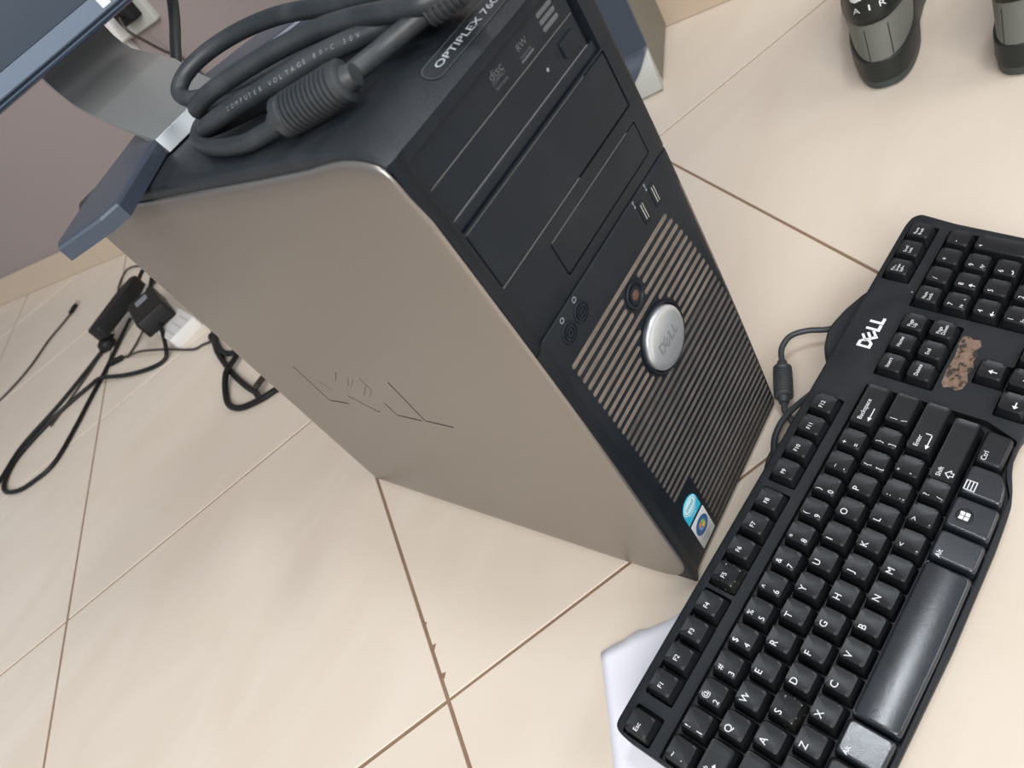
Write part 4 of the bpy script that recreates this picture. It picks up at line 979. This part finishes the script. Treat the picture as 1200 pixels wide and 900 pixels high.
# ------------------------------------------------------------------ shoes
def make_shoe(loc, rz, label, mirror=1):
    t = thing('sneaker', label, 'shoe', loc, 'pair of grey sneakers'); t.rotation_euler = (0, 0, rz); t.rotation_mode = 'XYZ'
    # local: heel at x=0, toe +x
    def outline(o=0, n=40):
        pts = []
        for k in range(n):
            a = 2 * PI * k / n; c_, s_ = math.cos(a), math.sin(a)
            x = 146 - 146 * math.copysign(abs(c_) ** .82, c_)
            tt = max(0, min(1, x / 292))
            hw = 36 + 3 * math.sin(tt * PI) + 11 * math.exp(-((tt - .70) / .22) ** 2) - 5 * math.exp(-((tt - .42) / .13) ** 2)
            y = hw * math.copysign(abs(s_) ** .72, s_) + mirror * 6 * math.sin(tt * PI) * tt
            pts.append((x, y))
        cx = 146
        return [((x - cx) * (1 + o / 146) + cx, y * (1 + o / 40)) for x, y in pts]
    def lvl(o, zf): return [(x, y, zf(x)) for x, y in outline(o)]
    toe = lambda x: max(0, (x - 215) / 77) ** 2 * 12
    def part(name, m, **k):
        o = m.build(name, t, **k); return o
    m = MB(); m.rings([lvl(-3, lambda x: .5 + toe(x)), lvl(0, lambda x: 2.5 + toe(x)), lvl(.6, lambda x: 10 + toe(x))], M['shoe_outsole']); part('outsole', m)
    m = MB(); m.rings([lvl(.4, lambda x: 9.6 + toe(x)), lvl(1.4, lambda x: 14 + toe(x)), lvl(.6, lambda x: 34 - 8 * min(1, x / 150) + toe(x)), lvl(-1.6, lambda x: 36.5 - 8 * min(1, x / 150) + toe(x))], M['shoe_sole']); part('midsole', m)
    # upper
    rs = []
    Z = [0, .12, .28, .45, .62, .78, .9, .97, 1.0]
    def top(x):
        tt = x / 292
        return 126 - 42 * math.exp(-((tt - .24) / .15) ** 2) if tt < .45 else 88 - (tt - .45) / .55 * 50
    for z in Z:
        ring = []
        for x, y in outline(-3):
            tt = x / 292; zt = top(x); zb = 34 - 8 * min(1, x / 150) + toe(x)
            shr = 1 + .04 * z - (.62 * max(0, (tt - .5) / .5) + .12) * z ** 3.2
            if tt < .1: lean = 4 * math.sin(z * PI) - 3 + 8 * z * z
            else: lean = 0
            xx = x + lean * (1 - tt * 8 if tt < .12 else 0)
            if tt > .8: xx = x - (tt - .8) * 290 * z ** 2.4
            ring.append((xx, y * shr, zb + (zt - zb) * z - (0 if tt < .5 else 0)))
        rs.append(ring)
    m = MB(); m.rings(rs, M['shoe_grey'], True, False)
    inner = [[(x + (3 if x < 100 else -2), y * .88, z - 1) for x, y, z in rs[-1]], [(60 + (x - 60) * .8, y * .7, 60 - 20 * x / 292) for x, y, z in rs[-1]]]
    m.rings([rs[-1]] + inner, M['shoe_lining'], False, True)
    up = part('upper', m, angle=60)
    # heel patch following the heel surface
    def heel(phi, z):  # phi angle round heel, z height above floor
        zz = (z - 34) / 92; ring = None
        y0 = 34 * math.sin(phi) * (1 - .10 * zz); xb = 26 * (1 - math.cos(phi)) ** .9 + 0
        return xb, y0
    def heel_pt(phi, z, off):
        zz = max(0, min(1, (z - 34) / 92)); z_i = zz
        # nearest ring interpolation
        import bisect
        i = max(1, min(len(Z) - 1, bisect.bisect(Z, z_i)))
        f = (z_i - Z[i - 1]) / (Z[i] - Z[i - 1])
        n = len(rs[0]); u = (phi / (2 * PI) * n) % n; a = int(u); g_ = u - a
        def P(r): p = Vector(r[a]); q = Vector(r[(a + 1) % n]); return p.lerp(q, g_)
        p = P(rs[i - 1]).lerp(P(rs[i]), f)
        c_ = Vector((60, 0, p.z)); d_ = (p - c_); d_.z = 0
        return p + d_.normalized() * off
    def patch(poly, off, mat, m, sub=1):
        m.add([tuple(heel_pt(a, z, off)) for a, z in poly], [tuple(range(len(poly)))], mat)
    m = MB(); rows = []
    K = 16
    for k in range(K + 1):
        ph = -1.15 + 2.3 * k / K; e_ = abs(ph) / 1.15
        bot = 79 + 26 * e_ ** 2.2; 
        rows.append([tuple(heel_pt(ph, bot + (123 - bot) * j / 5, 1.3)) for j in range(6)])
    vs = [p for r_ in rows for p in r_]
    m.add(vs, [(k * 6 + j, (k + 1) * 6 + j, (k + 1) * 6 + j + 1, k * 6 + j + 1) for k in range(K) for j in range(5)], M['shoe_black'])
    hp = part('heel_patch', m)
    sd = hp.modifiers.new('thickness', 'SOLIDIFY'); sd.thickness = .0014; sd.offset = 0
    # seams below the patch
    for ph in (-.26, .20):
        m = MB()
        for j in range(6):
            z0 = 37 + j * 6; a_ = [heel_pt(ph - .012, z0, .35), heel_pt(ph + .012, z0, .35), heel_pt(ph + .012, z0 + 6, .35), heel_pt(ph - .012, z0 + 6, .35)]
            m.add([tuple(p) for p in a_], [(0, 1, 2, 3)], M['shoe_sole'])
        part('seam', m, smooth=False)
    # lettering on the heel: x along +y seen from behind is reversed
    m = MB()
    def put(vs, fs, cx, cz, mat, off=2.4):
        out = []
        for x, y, _ in vs:
            ang_ = -(x + cx) / 34.0
            out.append(tuple(heel_pt(ang_, cz + y, off)))
        m.add(out, fs, mat)
    for ch, cx in (('A', -9), ('I', 0), ('R', 8.5)):
        vs, fs = text_geo(ch, 9.5, 1.1); put(centred(vs), fs, cx, 98, M['white_ink'])
    sw = [(-13, 3), (-11.5, -1), (-8, -3.2), (-3, -2.2), (14, 6), (0, 1.6), (-6, .2), (-9, 1.6), (-9.6, 5.4)]
    tri = [(0, 1, 8), (1, 2, 7), (1, 7, 8), (2, 3, 6), (2, 6, 7), (3, 4, 5), (3, 5, 6)]
    put([(x, y, 0) for x, y in sw], tri, -1, 110.5, M['white_ink'])
    for ch, cx in zip('NIKE', (-4.5, -1, 2.5, 7)):
        vs, fs = text_geo(ch, 6.5, 1); put(centred(vs), fs, cx - 1, 116, M['white_ink'])
    part('heel_lettering', m, smooth=False)
    # tongue and laces
    m = MB(); m.rings([[(130, -20, 84), (130, 20, 84), (134, 20, 80), (134, -20, 80)], [(108, -22, 112), (108, 22, 112), (112, 22, 110), (112, -22, 110)]], M['shoe_black']); part('tongue', m, bevel=2)
    for k in range(4):
        m = MB(); x = 140 + k * 18; z = 88 - k * 7.0
        m.tube([(x, -20, z - 3), (x + 3, -8, z + 3), (x + 3, 8, z + 3), (x, 20, z - 3)], 2.6, M['shoe_black'], 8, 4); part('lace', m)
    return t
make_shoe((612, 48, 0), math.radians(16), 'dark grey sneaker with black heel patch and white lettering, fully in view at the top')
make_shoe((599, -79, 0), math.radians(-2), 'dark grey sneaker cut off by the right edge of the photo', -1)

# ------------------------------------------------------------------ light
def area(name, loc, target, size, power, col, sy=None):
    l = bpy.data.lights.new(name, 'AREA'); l.energy = power; l.color = col; l.size = size
    if sy: l.shape = 'RECTANGLE'; l.size_y = sy
    o = bpy.data.objects.new(name, l); C.objects.link(o); o.location = loc
    o.rotation_euler = (Vector(target) - Vector(loc)).to_track_quat('-Z', 'Y').to_euler(); return o
area('window_daylight', (1.15, -2.75, 1.7), (0.0, .3, .1), 2.0, 45, (.93, .95, .95), 1.8)
area('left_fill_light', (-2.0, -1.6, 2.2), (-.3, .6, 0), 2.4, 124, (.985, .965, .95), 2.2)  # added soft fill from the near left to lift the floor, no actual doorway
area('ceiling_lamp', (.50, -.53, 2.5), (0, .1, 0), .42, 13.5, (.90, .95, 1.0), .22)
wd = bpy.data.worlds.new('room_light'); bpy.context.scene.world = wd; wd.use_nodes = True
bg = wd.node_tree.nodes['Background']; bg.inputs[0].default_value = (.80, .86, .95, 1); bg.inputs[1].default_value = .50

# ------------------------------------------------------------------ camera
cam = bpy.data.cameras.new('camera'); co = bpy.data.objects.new('camera', cam); C.objects.link(co)
R = ((0.4972, -0.7074, -0.5024), (-0.7794, -0.1099, -0.6168), (0.3811, 0.6983, -0.606))
right, down, fwd = (Vector(r).normalized() for r in R)
co.matrix_world = Matrix(((right.x, -down.x, -fwd.x, -.173487), (right.y, -down.y, -fwd.y, -.289307), (right.z, -down.z, -fwd.z, .523745), (0, 0, 0, 1)))
cam.sensor_width = 36; cam.lens = 905.26 / 1200 * 36; cam.clip_start = .02; cam.clip_end = 30
cam.dof.use_dof = True; cam.dof.focus_distance = .58; cam.dof.aperture_fstop = 11
sc = bpy.context.scene; sc.camera = co
sc.view_settings.view_transform = 'Standard'; sc.view_settings.look = 'None'; sc.view_settings.gamma = 1; sc.view_settings.use_curve_mapping = False
sc.view_settings.exposure = 0.03
